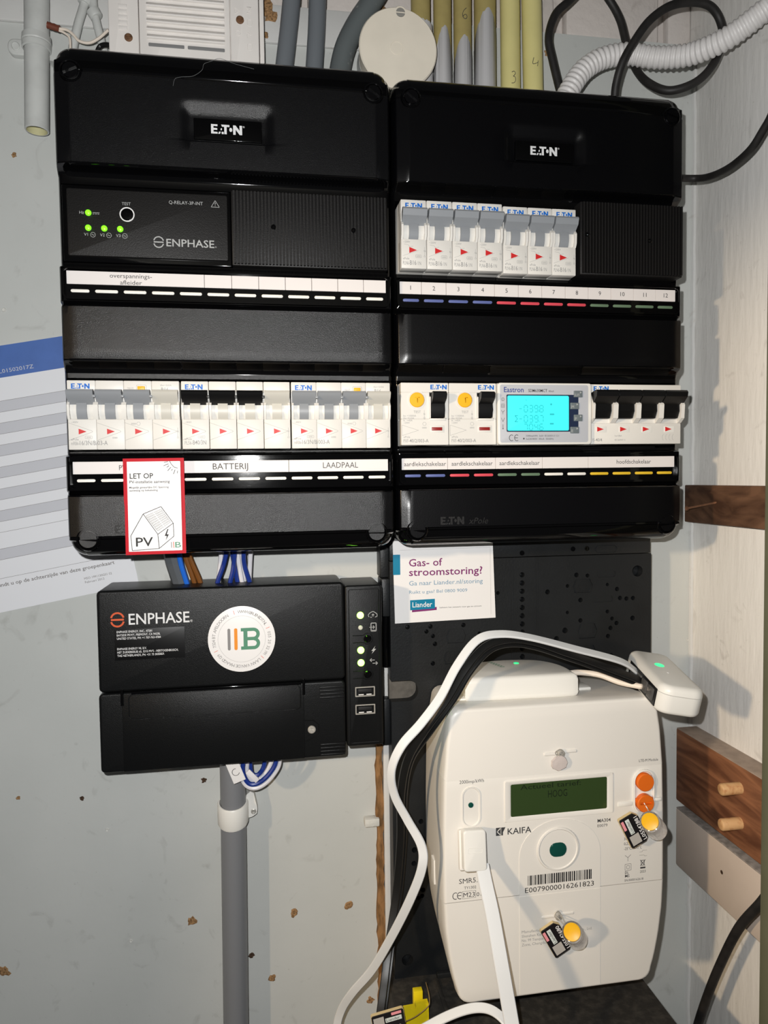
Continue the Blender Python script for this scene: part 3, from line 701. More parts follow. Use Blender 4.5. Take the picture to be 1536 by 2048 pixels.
# two earth-leakage switches
def rcd(label, x0, x1):
    yf, z0, H = -77.0, 17.4, 42.8
    t = thing('earth_leakage_switch', (x0, -60, z0), label, 'safety switch', 'two-module earth-leakage switches')
    b = MB()
    b.box(x0+.1, x1-.1, yf+9, -42, z0, z0+H, .3)
    for xa, xb, za, zb in ((x0+.08, x1-.08, z0, z0+18.0), (x0+.08, x1-.08, z0+36.2, z0+H), (x0+.08, x0+20.2, z0+18, z0+36.2), (x1-2.4, x1-.08, z0+18, z0+36.2)): b.box(xa, xb, yf, yf+10, za, zb, .3 if za > z0+1 else .4, 1)
    for e in (x0+19.6, x1-2.9):
        q = [(yf+2, z0+17.6), (yf-1.2, z0+18.6), (yf-1.4, z0+33), (yf+2, z0+34.5)]; b.rings([[(e, y, z) for y, z in q], [(e+1.1, y, z) for y, z in q]])
    b.box(x0+20, x1-2.4, yf-.9, yf+2, z0+16.8, z0+18.4, .3)
    ho = b.build('housing', 'mod', t, sharp=30)
    b = MB(); q = [(yf+6, z0+18.6), (yf-1.0, z0+19.2), (yf-2.8, z0+24), (yf-2.2, z0+28.4), (yf-7.0, z0+32), (yf-8.0, z0+35.2), (yf-6.2, z0+36.4), (yf+4, z0+35)]
    b.rings([[(x0+21.0, y, z) for y, z in q], [(x1-3.2, y, z) for y, z in q]]); b.build('toggle', 'tblack', t, sharp=30)
    X, Z = x0+11.2, z0+31.0
    b = MB(); b.lathe([(6.3, 0), (6.3, .45), (5.5, .45), (5.4, .1)], (X, yf, Z)); b.build('button_ring', 'mod', ho)
    b = MB(); b.lathe([(5.1, -.5), (5.1, .9), (4.7, 1.3), (.1, 1.4)], (X, yf, Z)); bt = b.build('test_button', 'yellow', t)
    b = MB(); b.text('T', X, Z-1.9, 3.8, yf-1.45, 'C'); bl = b.build('button_letter', 'yellow', bt); sm_ = bl.modifiers.new('depth', 'SOLIDIFY'); sm_.thickness = .45*S; sm_.offset = 1
    b = MB(); b.box(x0+20.6, x1-3.4, yf-.35, yf+.2, z0+8.6, z0+13.6, .2); fr = b.build('window_frame', 'mod', t)
    b = MB(); b.box(x0+21.4, x1-4.4, yf-.75, yf, z0+10.0, z0+12.3, .3); b.build('status_window', 'dred', fr)
    b = MB(); b.box(x1-4.9, x1-4.3, yf-.8, yf, z0+10.0, z0+12.3, .1); b.build('window_slider', 'tcream', fr)
    b = MB(); b.eaton(x0+20.8, z0+38.3, 11.8, 3.2, yf-.07); b.build('maker_lettering', 'blue', ho)
    b = MB(); b.text('TEST', X+.2, z0+22.0, 1.7, yf-.07, 'C', w=5)
    for i, s_ in enumerate(('Inc =10000A', 'IΔn =0,03A', 'In  =40A', '~230V')): b.text(s_, x0+1.6, z0+19.6-1.6*i, 1.15, yf-.07, w=(9, 7.6, 6.4, 4.4)[i])
    b.path([(x0+.6, z0+6.6), (x0+12.2, z0+10.2), (x0+.6, z0+13.8)], .16, yf-.07, True)
    b.line((x0+16.4, z0+17.8), (x0+16.4, z0+24), .16, yf-.07); b.text('N', x0+15.9, z0+20.8, 1.1, yf-.07); b.path(circ(x0+16.4, z0+18.6, .6, 10), .16, yf-.07, True)
    b.path(circ(x0+16.4, z0+14.6, 1.3, 6), .16, yf-.07, True); b.text('0000', x0+14.8, z0+11.4, 1.1, yf-.07)
    b.text('xPole', x0+1.6, z0+5.0, 1.3, yf-.07, w=4.6); b.text('PXF-', x0+1.6, z0+1.9, 2.2, yf-.07, w=4.0); b.text('40/2/003-A', x0+5.8, z0+1.9, 2.3, yf-.07, w=13.4, bold=True)
    b.build('print', 'inkl', ho)
    return t
rcd('two-module earth-leakage switch beside the left cabinet, above the blue markers', 111.9, 145.6)
rcd('two-module earth-leakage switch touching the cyan-lit energy meter', 145.9, 179.9)

# energy meter with the cyan display
t = thing('din_rail_meter', (215, -60, 17), 'silver framed energy meter with glowing cyan display between two switches', 'energy meter')
x0, x1, z0, z1, yf = 180.3, 249.6, 17.2, 60.4, -80.0
b = MB(); b.box(x0, x1, yf+3, -42, z0, z1, .6); b.build('housing', 'mod2', t)
b = MB(); b.slab(x0, x1, z0, z1, 1.8, yf+4, yf, .8); fr = b.build('frame', 'white', t)
b = MB(); b.slab(x0+1.3, x1-2.6, z0+1.5, z1-1.3, 1.6, yf+.5, yf-.12, .1); fc = b.build('face_panel', 'silver', t)
b = MB(); b.slab(x0+6.0, x1-10.0, z0+9.0, z1-8.2, .8, yf, yf-.2, .1); bd = b.build('display_border', 'navy', t)
b = MB(); b.slab(x0+6.7, x1-17.3, z0+9.8, z1-9.0, 1.0, yf-.1, yf-.45, .15); dp = b.build('display', 'lcd', t)
SEG = {'0': 'abcdef', '1': 'bc', '2': 'abged', '3': 'abgcd', '4': 'fgbc', '5': 'afgcd', '6': 'afgedc', '7': 'abc', '8': 'abcdefg', '9': 'abcdfg', '-': 'g'}
def seg7(b, s_, x, z, wd, ht, y):
    for ch in s_:
        if ch == '.': b.flat(rr(x-.7, x-.1, z, z+.6, .1), y); continue
        h2 = ht/2; e = .25; tk = .62
        L = {'a': ((x+e, z+ht), (x+wd-e, z+ht)), 'g': ((x+e, z+h2), (x+wd-e, z+h2)), 'd': ((x+e, z), (x+wd-e, z)), 'f': ((x, z+h2+e), (x, z+ht-e)), 'b': ((x+wd, z+h2+e), (x+wd, z+ht-e)), 'e': ((x, z+e), (x, z+h2-e)), 'c': ((x+wd, z+e), (x+wd, z+h2-e))}
        for k in SEG.get(ch, ''): b.line(*L[k], tk, y)
        x += wd+1.35
b = MB(); y = yf-.52; X = x0+6.7
for i, (s_, zz) in enumerate((('-039.8', z1-20.4), ('-039.7', z1-27.5), ('704.6', z1-33.0))):
    seg7(b, s_, X+8.2 if s_[0] == '-' else X+12.0, zz, 2.5, 4.6 if i < 2 else 4.2, y)
b.path([(X+7.5, z1-23.0), (X+5.4, z1-23.0), (X+7.2, z1-25.2), (X+5.4, z1-27.2), (X+7.5, z1-27.2)], .6, y)
b.flat(circ(X+32, z1-15.0, .8, 12), y); b.flat(rr(X+31, X+34.4, z1-22.6, z1-21.4, .4), y); b.flat(rr(X+31, X+34, z1-29.2, z1-28, .4), y); b.line((X+13.2, z1-11.6), (X+14, z1-12.6), .4, y)
b.build('display_digits', 'lcd_seg', dp)
for kx, kz, s_ in ((x1-13.6, z1-10.0, 'U/I'), (x1-16.2, z1-18.4, 'M'), (x1-13.6, z1-26.8, 'P'), (x1-16.2, z1-35.4, 'E')):
    b = MB(); b.slab(kx, kx+6.2, kz, kz+4.6, .3, yf, yf-1.3, .35); ky = b.build('key', 'key', t)
    b = MB(); b.text(s_, kx+.6, kz+.7, 1.9, yf-1.36); b.flat([(kx+4.2, kz+2.6), (kx+5.6, kz+3.3), (kx+4.2, kz+4.0)], yf-1.36); b.build('key_letter', 'gprint', ky)
y = yf-.18
b = MB(); b.text('Eastron', x0+4.2, z1-6.6, 3.5, y, w=14.4, bold=True); b.build('maker_lettering', 'eblue', fc)
b = MB(); b.text('SDM630MCT', x0+22.0, z1-6.4, 2.0, y, w=14.0, bold=True); b.text('40mA', x0+37.0, z1-6.4, 1.3, y, w=4.0)
b.path(circ(x0+3.4, z1-11.6, 1.1, 14), .2, y, True); b.text('1', x0+3.4, z1-12.4, 1.5, y, 'C'); b.path(rr(x0+2.2, x0+4.6, z1-17.2, z1-14.8, .3), .2, y, True); b.path(circ(x0+3.4, z1-16, .6, 10), .2, y, True)
b.path([(x0+2.2, z1-19.2), (x0+3.4, z1-20.6), (x0+4.6, z1-19.2)], .25, y); b.line((x0+3.4, z1-20.6), (x0+3.4, z1-22.0), .25, y); b.path([(x0+2.2, z1-24.4), (x0+3.4, z1-27.2), (x0+4.6, z1-24.4)], .25, y); b.line((x0+3.4, z1-29), (x0+3.4, z1-32), .3, y); b.flat(circ(x0+3.4, z1-32, .4, 10), y)
for cx_ in (x0+9.6, x0+13.4):
    b.path([(cx_+1.6*math.cos(math.radians(a)), z0+4.8+2.1*math.sin(math.radians(a))) for a in range(50, 311, 20)], .4, y)
b.line((x0+11.8, z0+4.8), (x0+14.2, z0+4.8), .4, y); b.flat(circ(x0+18.6, z0+4.2, .6, 12), y)
b.text('3200imp/kWh  3x5A  IEC62053-21 Cl.1', x0+20.2, z0+5.6, 1.2, y, w=24.5); b.text('3x230/400V  40mA  50/60Hz', x0+20.2, z0+3.4, 1.2, y, w=20.5)
b.build('print', 'ink', fc)

# main switch
t = thing('main_switch', (285, -60, 17), 'four-pole main switch with four linked black toggles above the yellow markers', 'main switch')
x0, x1, yf, z0, H = 250.0, 320.6, -77.0, 17.4, 42.8; w = (x1-x0)/4
b = MB(); b.box(x0+.1, x1-.1, yf+9, -42, z0, z0+H, .3); b.box(x0, x1, yf, yf+10, z0, z0+15.2, .6); b.box(x0, x1, yf, yf+10, z0+36.8, z0+H, .6)
for k in range(5):
    e0, e1 = ((x0, x0+1.6) if k == 0 else (x1-2.6, x1) if k == 4 else (x0+k*w-2.4, x0+k*w+1.4))
    q = [(yf+10, z0+15), (yf-.2, z0+15.2), (yf-4.6, z0+18.4), (yf-5.4, z0+28), (yf-2.4, z0+32), (yf+.2, z0+37), (yf+10, z0+37)]
    b.rings([[(e0, y, z) for y, z in q], [(e1, y, z) for y, z in q]])
b.box(x0+1, x1-1, yf+1.2, yf+10, z0+15, z0+18.2, .3)
ho = b.build('housing', 'mod', t, sharp=30)
for k in range(4):
    b = MB(); a, c = x0+k*w+2.0, x0+(k+1)*w-3.2
    q = [(yf+5, z0+18.2), (yf-1, z0+18.6), (yf-3.6, z0+23.5), (yf-3.4, z0+28.6), (yf+4, z0+30)]; b.rings([[(a, y, z) for y, z in q], [(c, y, z) for y, z in q]])
    q = [(yf+3, z0+28.4), (yf-3.4, z0+28.4), (yf-9.5, z0+33.4), (yf-10.2, z0+36.6), (yf-8.6, z0+38.0), (yf+3, z0+36)]
    b.rings([[(a-1.6, y, z) for y, z in q], [(c+2.8, y, z) for y, z in q]]); b.build('toggle', 'tblack', t, sharp=30)
    b = MB(); b.slab(x0+k*w+4.4, x0+k*w+12.4, z0+8.4, z0+12.8, .3, yf+.2, yf-.2, .1); ff = b.build('flag_window', 'white', t)
    b = MB(); b.prism([(x0+k*w+5.2, z0+9.0), (x0+k*w+10.2, z0+10.7), (x0+k*w+5.2, z0+12.4)], yf, yf-.4); b.build('status_flag', 'red', ff)
b = MB()
for k in range(3): b.box(x0+(k+1)*w-2.2, x0+(k+1)*w+1.6, yf-9.2, yf-6.6, z0+33.6, z0+36.6, .2)
b.build('tie_bar', 'tblack', t)
b = MB(); b.eaton(x0+2.6, z0+38.2, 11.6, 3.2, yf-.07); b.build('maker_lettering', 'blue', ho)
b = MB(); b.text('IS-', x0+1.6, z0+2.0, 2.1, yf-.07, w=2.4); b.text('40/4', x0+4.2, z0+2.0, 2.2, yf-.07, w=4.8, bold=True); b.text('Icw 0,8kA', x0+w+1.2, z0+5.4, 1.2, yf-.07, w=5.4); b.text('IEC60947-3', x0+w+1.2, z0+2.4, 1.1, yf-.07, w=8)
for i in range(4): b.path([(x0+3*w+4+2.6*i+1.0*math.cos(math.radians(a)), z0+4.8+2.0*math.sin(math.radians(a))) for a in range(80, 281, 25)], .13, yf-.07)
b.build('print', 'inkl', ho)

# relay with test button and green lamps
t = thing('solar_relay', (-51, -60, 138), 'black relay module with test button and four glowing green lamps', 'relay')
yf = -75.6
b = MB(); b.slab(-101.2, -1.6, 138.6, 180.8, 1.2, -50, yf, .7); fc = b.build('housing', 'matte', t)
b = MB(); b.slab(-104.4, 0.2, 135.4, 183.6, .8, -60, yf+2.2, .5); b.build('surround', 'gloss', t)
for x, z in ((-88.2, 165.6), (-88.5, 156.2), (-78.8, 156.2), (-69.1, 156.2)):
    b = MB(); b.lathe([(1.9, -.4), (1.8, .7), (1.3, 1.5), (.1, 1.9)], (x, yf, z), n=18); b.build('indicator_lamp', 'led2', t)
b = MB(); b.lathe([(4.6, -.2), (4.6, .5), (3.9, .5), (3.9, -.1)], (-64.6, yf, 165.5)); rg = b.build('button_ring', 'wprint', t)
b = MB(); b.lathe([(3.8, -.4), (3.8, .3), (3.4, .5), (.1, .1)], (-64.6, yf, 165.5)); b.build('test_button', 'gloss', t)
y = yf-.07; b = MB()
b.text('Q-RELAY-3P-INT', -38.6, 173.6, 2.1, y, w=21.4); b.build('type_lettering', 'gprint', fc); b = MB()
b.path([(-12.0, 172.8), (-6.8, 172.8), (-9.4, 177.0)], .3, y, True); b.line((-9.4, 174.4), (-9.4, 175.8), .35, y); b.flat(circ(-9.4, 173.7, .25, 8), y); b.build('warning_symbol', 'gprint', fc); b = MB()
b.text('TEST', -65.0, 171.4, 1.8, y, 'C', w=5.4); b.build('button_lettering', 'gprint', fc); b = MB()
b.text('Hz', -93.6, 164.8, 1.8, y); b.line((-85.6, 165.8), (-81.4, 165.8), .3, y); b.path([(-85.6, 165.0), (-84.6, 165.0)], .3, y); b.path([(-84.1, 165.0), (-83.1, 165.0)], .3, y); b.path([(-82.6, 165.0), (-81.6, 165.0)], .3, y)
for x, s_ in ((-91.2, 'V1'), (-81.5, 'V2'), (-71.8, 'V3')):
    b.text(s_, x, 151.2, 1.8, y); b.path(circ(x+5.4, 152.0, 1.5, 16), .25, y, True); b.path([(x+4.6, 151.9), (x+5.0, 152.4), (x+5.6, 151.6), (x+6.2, 152.1)], .25, y)
def emblem(b, x, z, r, y, wd):
    b.path([(x+r*math.cos(math.radians(a)), z+.12*r+r*math.sin(math.radians(a))) for a in range(12, 169, 12)], wd, y)
    b.path([(x+r*math.cos(math.radians(a)), z-.12*r+r*math.sin(math.radians(a))) for a in range(192, 349, 12)], wd, y); b.line((x-r*1.02, z), (x+r*1.02, z), wd, y)
b.build('lamp_lettering', 'gprint', fc); b = MB()
emblem(b, -45.6, 149.0, 3.0, y, .75)
b.text('ENPHASE', -40.8, 146.6, 4.6, y, w=30.2, bold=True); b.text('®', -10.2, 146.6, 1.0, y)
b.build('maker_lettering', 'gprint', fc)

# red bordered warning card
th = thing('warning_card', (-51.5, -82.5, -52), 'red bordered PV warning card with house drawing stuck over the label strip', 'warning card')
mx = Matrix.Translation((-51.6, -82.0, -21.2)) @ Matrix.Rotation(math.radians(-3.0), 4, 'X') @ Matrix.Rotation(math.radians(-.3), 4, 'Y')
b = MB(); nz = 14; rs = []
def bow(z): return 1.2*(z/31)**2*(1 if z > 0 else .4)
for k in range(nz+1):
    z = -31.0+62*k/nz; rs.append([(-18.7-(.4 if z > 0 else 0), bow(z)*-.3, z), (18.9, bow(z)*-.3, z), (18.9, bow(z)*-.3+.3, z), (-18.7-(.4 if z > 0 else 0), bow(z)*-.3+.3, z)])
b.rings(rs, mx=mx); cdd = b.build('red_border', 'sticker_red', th)
y = -.95
b = MB(); b.prism(rr(-16.6, 16.6, -28.9, 28.9, .3), -.1, y+.1, mx); fc = b.build('white_field', 'sticker', th)
b = MB()
b.text('LET OP', -15.0, 18.0, 3.3, y, w=14.5, bold=True, mx=mx); b.text('PV-installatie aanwezig', -15.2, 15.0, 1.7, y, w=25.0, bold=True, mx=mx)
b.text('Mogelijk gevaarlijke DC Spanning', -15.4, 11.7, 1.15, y, w=24.4, bold=True, mx=mx); b.text('aanwezig op bekabeling', -15.4, 9.8, 1.15, y, w=17.6, bold=True, mx=mx)
b.build('lettering', 'inkb', fc); b = MB()
P_ = lambda u, v: ((u-735)/29.6, -(v-1050)/28.9)     # drawing coordinates of the card's artwork
b.path([P_(285, 1590), P_(520, 1190), P_(850, 1060), P_(1070, 1375), P_(1075, 1620), P_(800, 1840), P_(305, 1865)], .38, y, True, mx)
b.path([P_(520, 1190), P_(780, 1575), P_(1070, 1375)], .38, y, False, mx); b.line(P_(780, 1575), P_(800, 1840), .38, y, mx)
for i in range(13):
    f_ = i/12; a = (570+f_*280, 1225-f_*115); c = (780+f_*240, 1515-f_*160)
    if i != 6: b.line(P_(*a), P_(*c), .13 if i % 6 else .2, y, mx)
for i in range(9):
    f_ = i/8; a = (570+f_*210, 1225+f_*290); c = (850+f_*170, 1110+f_*245)
    b.line(P_(*a), P_(*c), .14, y, mx)
b.text('PV', *P_(375, 1790), 5.6, y, w=10.6, bold=True, mx=mx)
b.flat([P_(960, 1480), P_(905, 1610), P_(945, 1612), P_(920, 1700), P_(985, 1580), P_(945, 1580), P_(978, 1482)], y, mx)
b.build('house_drawing', 'inkb', fc); b = MB()
b.path([P_(1030+0, 210), P_(1060, 270), P_(1110, 325), P_(1180, 348)], .34, y, False, mx)
for a, c in (((925, 235), (1000, 222)), ((918, 298), (1010, 265)), ((975, 330), (1020, 298)), ((990, 395), (1055, 325)), ((1060, 395), (1080, 360)), ((1095, 460), (1130, 375)), ((1168, 445), (1175, 395))): b.line(P_(*a), P_(*c), .36, y, mx)
b.build('sun_drawing', 'inkb', fc)
b = MB(); b.line(P_(1025, 1725), P_(1028, 1835), .5, y, mx); b.build('grey_bar', 's_grey', fc)
b = MB(); b.line(P_(1065, 1722), P_(1070, 1838), .5, y, mx); b.build('red_bar', 'e_orange', fc)
b = MB(); b.text('B', *P_(1095, 1832), 3.6, y, w=3.8, bold=True, mx=mx); b.build('green_letter', 's_green', fc)
# ------------------------------------------------------------------ solar gateway box
t = thing('solar_gateway', (2, 0, -208), 'black solar gateway box with orange emblem and round white sticker', 'gateway')
yf = -46.0
b = MB(); b.slab(-97.6, 74.2, -151.6, -80.2, 3.2, -3, yf, 2.0, 4); up_ = b.build('upper_case', 'env', t)
b = MB(); b.slab(-97.9, 73.9, -208.2, -152.2, 3.0, -3, yf-.4, 1.6, 4)
lo = b.build('lower_case', 'env', t)
b = MB(); b.box(-82.4, 43.6, yf-.95, yf+1, -207.8, -153.4, .5); dr = b.build('wiring_door', 'env', t)
b = MB(); b.bead(rr(-77.8, 41.2, -171.2, -153.6, 3.2, 6), .4, yf-.95, True); b.build('door_crease', 'env', dr)
for x in (-82.6, 43.2):
    b = MB(); b.box(x-.6, x+1.4, yf-1.6, yf+1, -161, -149.5, .4); b.build('hinge', 'gloss', lo)
b = MB(); b.box(-76, 42, yf-1.5, yf+.5, -153.4, -151.4, .6); b.build('door_lip', 'gloss', dr)
for z0_ in (-156.2, -198.4):
    for k in range(4):
        b = MB(); b.box(55, 73.2, yf-1.1, yf+.3, z0_-1.1-2.5*k, z0_+.2-2.5*k, .4); b.build('grip_rib', 'env', lo)
b = MB(); b.bead([(43.8, -180), (50.5, -180.6), (54, -184), (54.2, -189.5), (51, -193), (43.8, -195.6)], .35, yf-.4); b.build('screw_boss_line', 'env', lo)
b = MB(); b.lathe([(2.9, 0), (2.9, .8), (2.4, 1.3), (.1, 1.35)], (48.9, yf-.4, -187), n=20); carve(b, crosscut(48.9, -187, yf-.9, yf-3, 1.7, .6), 'screw', 'steel', lo)
b = MB(); b.slab(74.6, 102.0, -202.2, -83.0, 2.2, -3, yf+.2, 1.4, 4); side = b.build('status_case', 'env', t)
b = MB(); b.bead(rr(77.4, 99.6, -199.6, -86.0, 1.2), .3, yf+.2, True); b.build('bezel_crease', 'env', side)
b = MB(); b.text('ENPHASE', -76.4, -104.4, 7.4, yf-.07, w=41.0, bold=True); b.text('®', -35.0, -104.4, 1.6, yf-.07)
b.build('maker_lettering', 'wprint', up_); b = MB()
for i, (s_, w_) in enumerate((('ENPHASE ENERGY, INC., 47281', 23.6), ('BAYSIDE PKWY, FREMONT, CA 94538,', 29.0), ('UNITED STATES, PH: +1 707-763-4784', 29.4))): b.text(s_, -84.6, -110.0-2.35*i, 1.5, yf-.16, w=w_, bold=True)
for i, (s_, w_) in enumerate((('ENPHASE ENERGY NL B.V.', 19.6), ('HET ZUIDERKRUIS 65, 5215 MV\'S - HERTOGENBOSCH,', 41.0), ('THE NETHERLANDS, PH: +31 73 3035859.', 31.6))): b.text(s_, -84.6, -122.0-2.35*i, 1.5, yf-.16, w=w_, bold=True)
b.build('address_lettering', 'wprint', up_)
b = MB(); emblem(b, -83.9, -100.7, 4.2, yf-.07, 1.25); b.build('emblem', 'e_orange', up_)
b = MB(); b.slab(-86.2, -39, -129.2, -107.4, .4, yf+.1, yf-.09, .05); b.build('address_label', 'env_label', up_)
# round company sticker
SX, SZ, SR = 0.4, -118.2, 23.6
b = MB(); b.lathe([(SR, -.2), (SR, .18), (SR-.15, .22), (.1, .22)], (SX, yf, SZ), n=64); st = b.build('round_sticker', 'sticker', up_)
y = yf-.28
b = MB(); b.flat(rr(SX-9.9, SX-7.9, SZ-7.8, SZ+7.8, 1), y); b.build('grey_bar', 's_grey', st)
b = MB(); b.flat(rr(SX-5.3, SX-3.0, SZ-7.8, SZ+7.8, 1), y); b.build('orange_bar', 's_orange', st)
b = MB()
Bp = lambda p: [(SX+a, SZ+c) for a, c in p]
for p in ([(-.6,-7.8),(12.6-4,-7.8),(12.6-4,-5.4),(-.6,-5.4)], [(-.6,5.4),(8.4,5.4),(8.4,7.8),(-.6,7.8)], [(1.2,-5.4),(4.0,-5.4),(4.0,5.4),(1.2,5.4)], [(4,-1.2),(8.6,-1.2),(8.6,1.2),(4,1.2)]): b.flat(Bp(p), y)
def arcband(cx, cz, r0, r1, a0, a1, n=12):
    o = [(cx+r1*math.cos(a0+(a1-a0)*k/n), cz+r1*math.sin(a0+(a1-a0)*k/n)) for k in range(n+1)]
    i = [(cx+r0*math.cos(a1-(a1-a0)*k/n), cz+r0*math.sin(a1-(a1-a0)*k/n)) for k in range(n+1)]
    return Bp(o+i)
b.flat(arcband(8.4, -3.4, 2.0, 4.4, -math.pi/2, math.pi/2), y-.03); b.flat(arcband(8.2, 3.3, 2.1, 4.5, -math.pi/2, math.pi/2), y-.06)
b.build('green_letter', 's_green', st)
b = MB(); b.path(circ(SX, SZ, 16.6, 60), .12, y, True)
def ringtext(b, s_, a0, a1, r, h):
    wd = []; tot = 0
    for ch in s_:
        v = glyphs(ch)[0]; q = (max(p[0] for p in v)-min(p[0] for p in v)+.12) if v else .34
        wd.append(q); tot += q
    a = a0
    for ch, q in zip(s_, wd):
        da = (a1-a0)*q/tot; mid = math.radians(a+da/2)
        b.text(ch, SX+r*math.cos(mid), SZ+r*math.sin(mid), h, y, 'C', rot=mid-math.pi/2); a += da
for s_, a0, a1 in (('WWW.BRUENSDT.NL', 97, 29), ('055 20 32 191', 14, -38), ('LAAN VAN DE MAAGD 129', -50, -148), ('7324 BT APELDOORN', -164, -242)):
    ringtext(b, s_, a0, a1, 18.6, 2.1)
b.build('ring_lettering', 's_grey', st)
b = MB()
for a in (105, 21.5, -44, -156):
    c_, s2 = math.cos(math.radians(a)), math.sin(math.radians(a)); b.line((SX+18.4*c_, SZ+18.4*s2), (SX+21.2*c_, SZ+21.2*s2), .3, y)
b.build('ring_bars', 'e_orange', st)
# lamps, buttons, ports
for z, mt, r in ((-105, 'led', 2.5), (-114.1, 'led_off', 1.7), (-130.8, 'led', 2.5), (-140.1, 'led', 2.5)):
    b = MB(); b.lathe([(r, -.4), (r, .5), (r*.75, 1.0), (.1, 1.2)], (85.8, yf+.2, z), n=20); b.build('indicator_lamp', mt, side)
for z in (-122.6, -149.0):
    b = MB(); b.lathe([(2.9, -.3), (2.9, .5), (2.1, 1.6), (.1, 2.0)], (90.8, yf+.2, z), n=20); b.build('push_button', 'gloss', side)
    b = MB(); b.bead([(80, z+2.6), (88.0, z+2.6)]+[(90.8+4*math.cos(math.radians(a)), z+4*math.sin(math.radians(a))) for a in range(140, -141, -20)]+[(88.0, z-2.6), (80, z-2.6)], .3, yf+.2); b.build('button_rim', 'env', side)
for z in (-161.6, -174.8):
    b = MB(); rs = []
    for (a, h) in ((0, -.1), (0, .7), (.7, .7), (1.2, -2.0)): rs.append([(x, yf+.2-h, zz) for x, zz in rr(81.2+a, 95.8-a, z-3.6+a, z+3.6-a, .3, 2)])
    b.rings(rs, False, True); pt = b.build('usb_port', 'steel', side)
    b = MB(); b.box(83.4, 93.4, yf-.5, yf+1, z-.6, z+1.9, .2); b.build('port_tongue', 'inkb', pt)
    b = MB(); b.flat(rr(83.6, 87.4, z-2.4, z-1.7, .1), yf-.55); b.flat(rr(89.4, 93.2, z-2.4, z-1.7, .1), yf-.55); b.build('port_spring', 'wprint', pt)
y = yf+.12; b = MB(); q = .42
b.path([(92.2, -106.6), (91.6, -105.2), (92.6, -103.8), (94.0, -103.0), (95.4, -102.6), (97.0, -103.6), (98.2, -104.6), (98.2, -106.4), (96.6, -106.8)], q, y); b.path([(93.0, -106.8), (94.4, -106.8)], q, y); b.line((95.2, -106.4), (95.2, -104.6), q, y); b.path([(94.3, -105.4), (95.2, -104.4), (96.1, -105.4)], q, y)
b.path(rr(93.6, 97.4, -117.2, -111.2, .3), .55, y, True); b.line((92.4, -114.2), (96.2, -114.2), q, y); b.path([(95.0, -113.0), (96.3, -114.2), (95.0, -115.4)], q, y); b.line((93.6, -116.8), (97.4, -116.8), .9, y)
b.flat([(96.6, -128.2), (93.6, -131.8), (95.0, -131.8), (93.8, -134.0), (97.2, -130.4), (95.6, -130.4)], y)
b.line((92.4, -138.6), (96.0, -138.6), q, y); b.path([(93.8, -137.4), (92.4, -138.6), (93.8, -139.8)], q, y); b.line((94.4, -141.0), (98.2, -141.0), q, y); b.path([(96.8, -139.8), (98.2, -141.0), (96.8, -142.2)], q, y)
b.build('icons', 'gprint', side)
b = MB(); b.cyl((-22, -20, -206), (-22, -20, -214.5), 8, n=24); b.build('cable_boss', 'env', t)

# ------------------------------------------------------------------ wiring above and below the gateway
def wire(name, pts, r, mt, label, cat='wire', group=None, n=8, sm=6):
    b = MB(); b.tube(pts, r, n, sm); return b.build(name, mt, label=label, cat=cat, group=group)
wire('flat_cable', [(-50.9, -22, -48.1), (-48.8, -22, -62.8), (-43.6, -20, -83.5), (-42, -20, -100)], 5.6, 'wire_g', 'thick grey cable running into the gateway beside the bright blue wire', 'cable')
wire('wire', [(-43.3, -27, -47.9), (-43.0, -27, -62.4), (-38.1, -25, -83.0), (-36, -24, -100)], 1.9, 'wire_lb', 'bright blue wire between the thick grey cable and the brown wires')
for k, dx in enumerate((0, 3.6)):
    wire('wire', [(-40+dx*.5, -24, -48), (-39.5+dx*.8, -24, -60), (-33.5+dx*1.2, -22, -81), (-31+dx*1.2, -20, -100)], 1.9, 'wire_br', 'brown wire running into the gateway beside the bright blue wire', group='pair of brown wires')
BW = [('wire_w', [(-13.5, -24, -54.4), (-14.4, -25, -65.4), (-16.3, -24, -82.1), (-13, -22, -95)]), ('wire_b', [(-9.1, -26, -54.4), (-12.2, -27, -67.1), (-17.3, -26, -82.5), (-15, -22, -95)]),
      ('wire_b', [(-6.8, -22, -54.8), (-4.2, -23, -69.7), (-1.9, -24, -83.4), (2, -22, -95)]), ('wire_b', [(-3.7, -27, -56.3), (-5.4, -28, -70.9), (-7.9, -27, -82.7), (-5, -22, -95)]),
      ('wire_w', [(-2.3, -25, -54.7), (-1.1, -25, -67.7), (1.4, -25, -83.4), (4, -22, -95)]), ('wire_w', [(-0.2, -22, -55.0), (0.9, -22, -68.1), (2.8, -22, -83.8), (6, -22, -95)]),
      ('wire_b', [(2.5, -27, -54.6), (2.9, -28, -67.5), (7.3, -26, -83.4), (10, -22, -95)]), ('wire_w', [(7.8, -24, -55.1), (6.8, -23, -68.2), (6.1, -23, -83.8), (8, -22, -95)])]
for mt, p in BW:
    wire('wire', p, 1.75, mt, ('white' if mt == 'wire_w' else 'dark blue')+' wire of the twisted pairs between left fuse cabinet and gateway', group='twisted wires above the gateway')
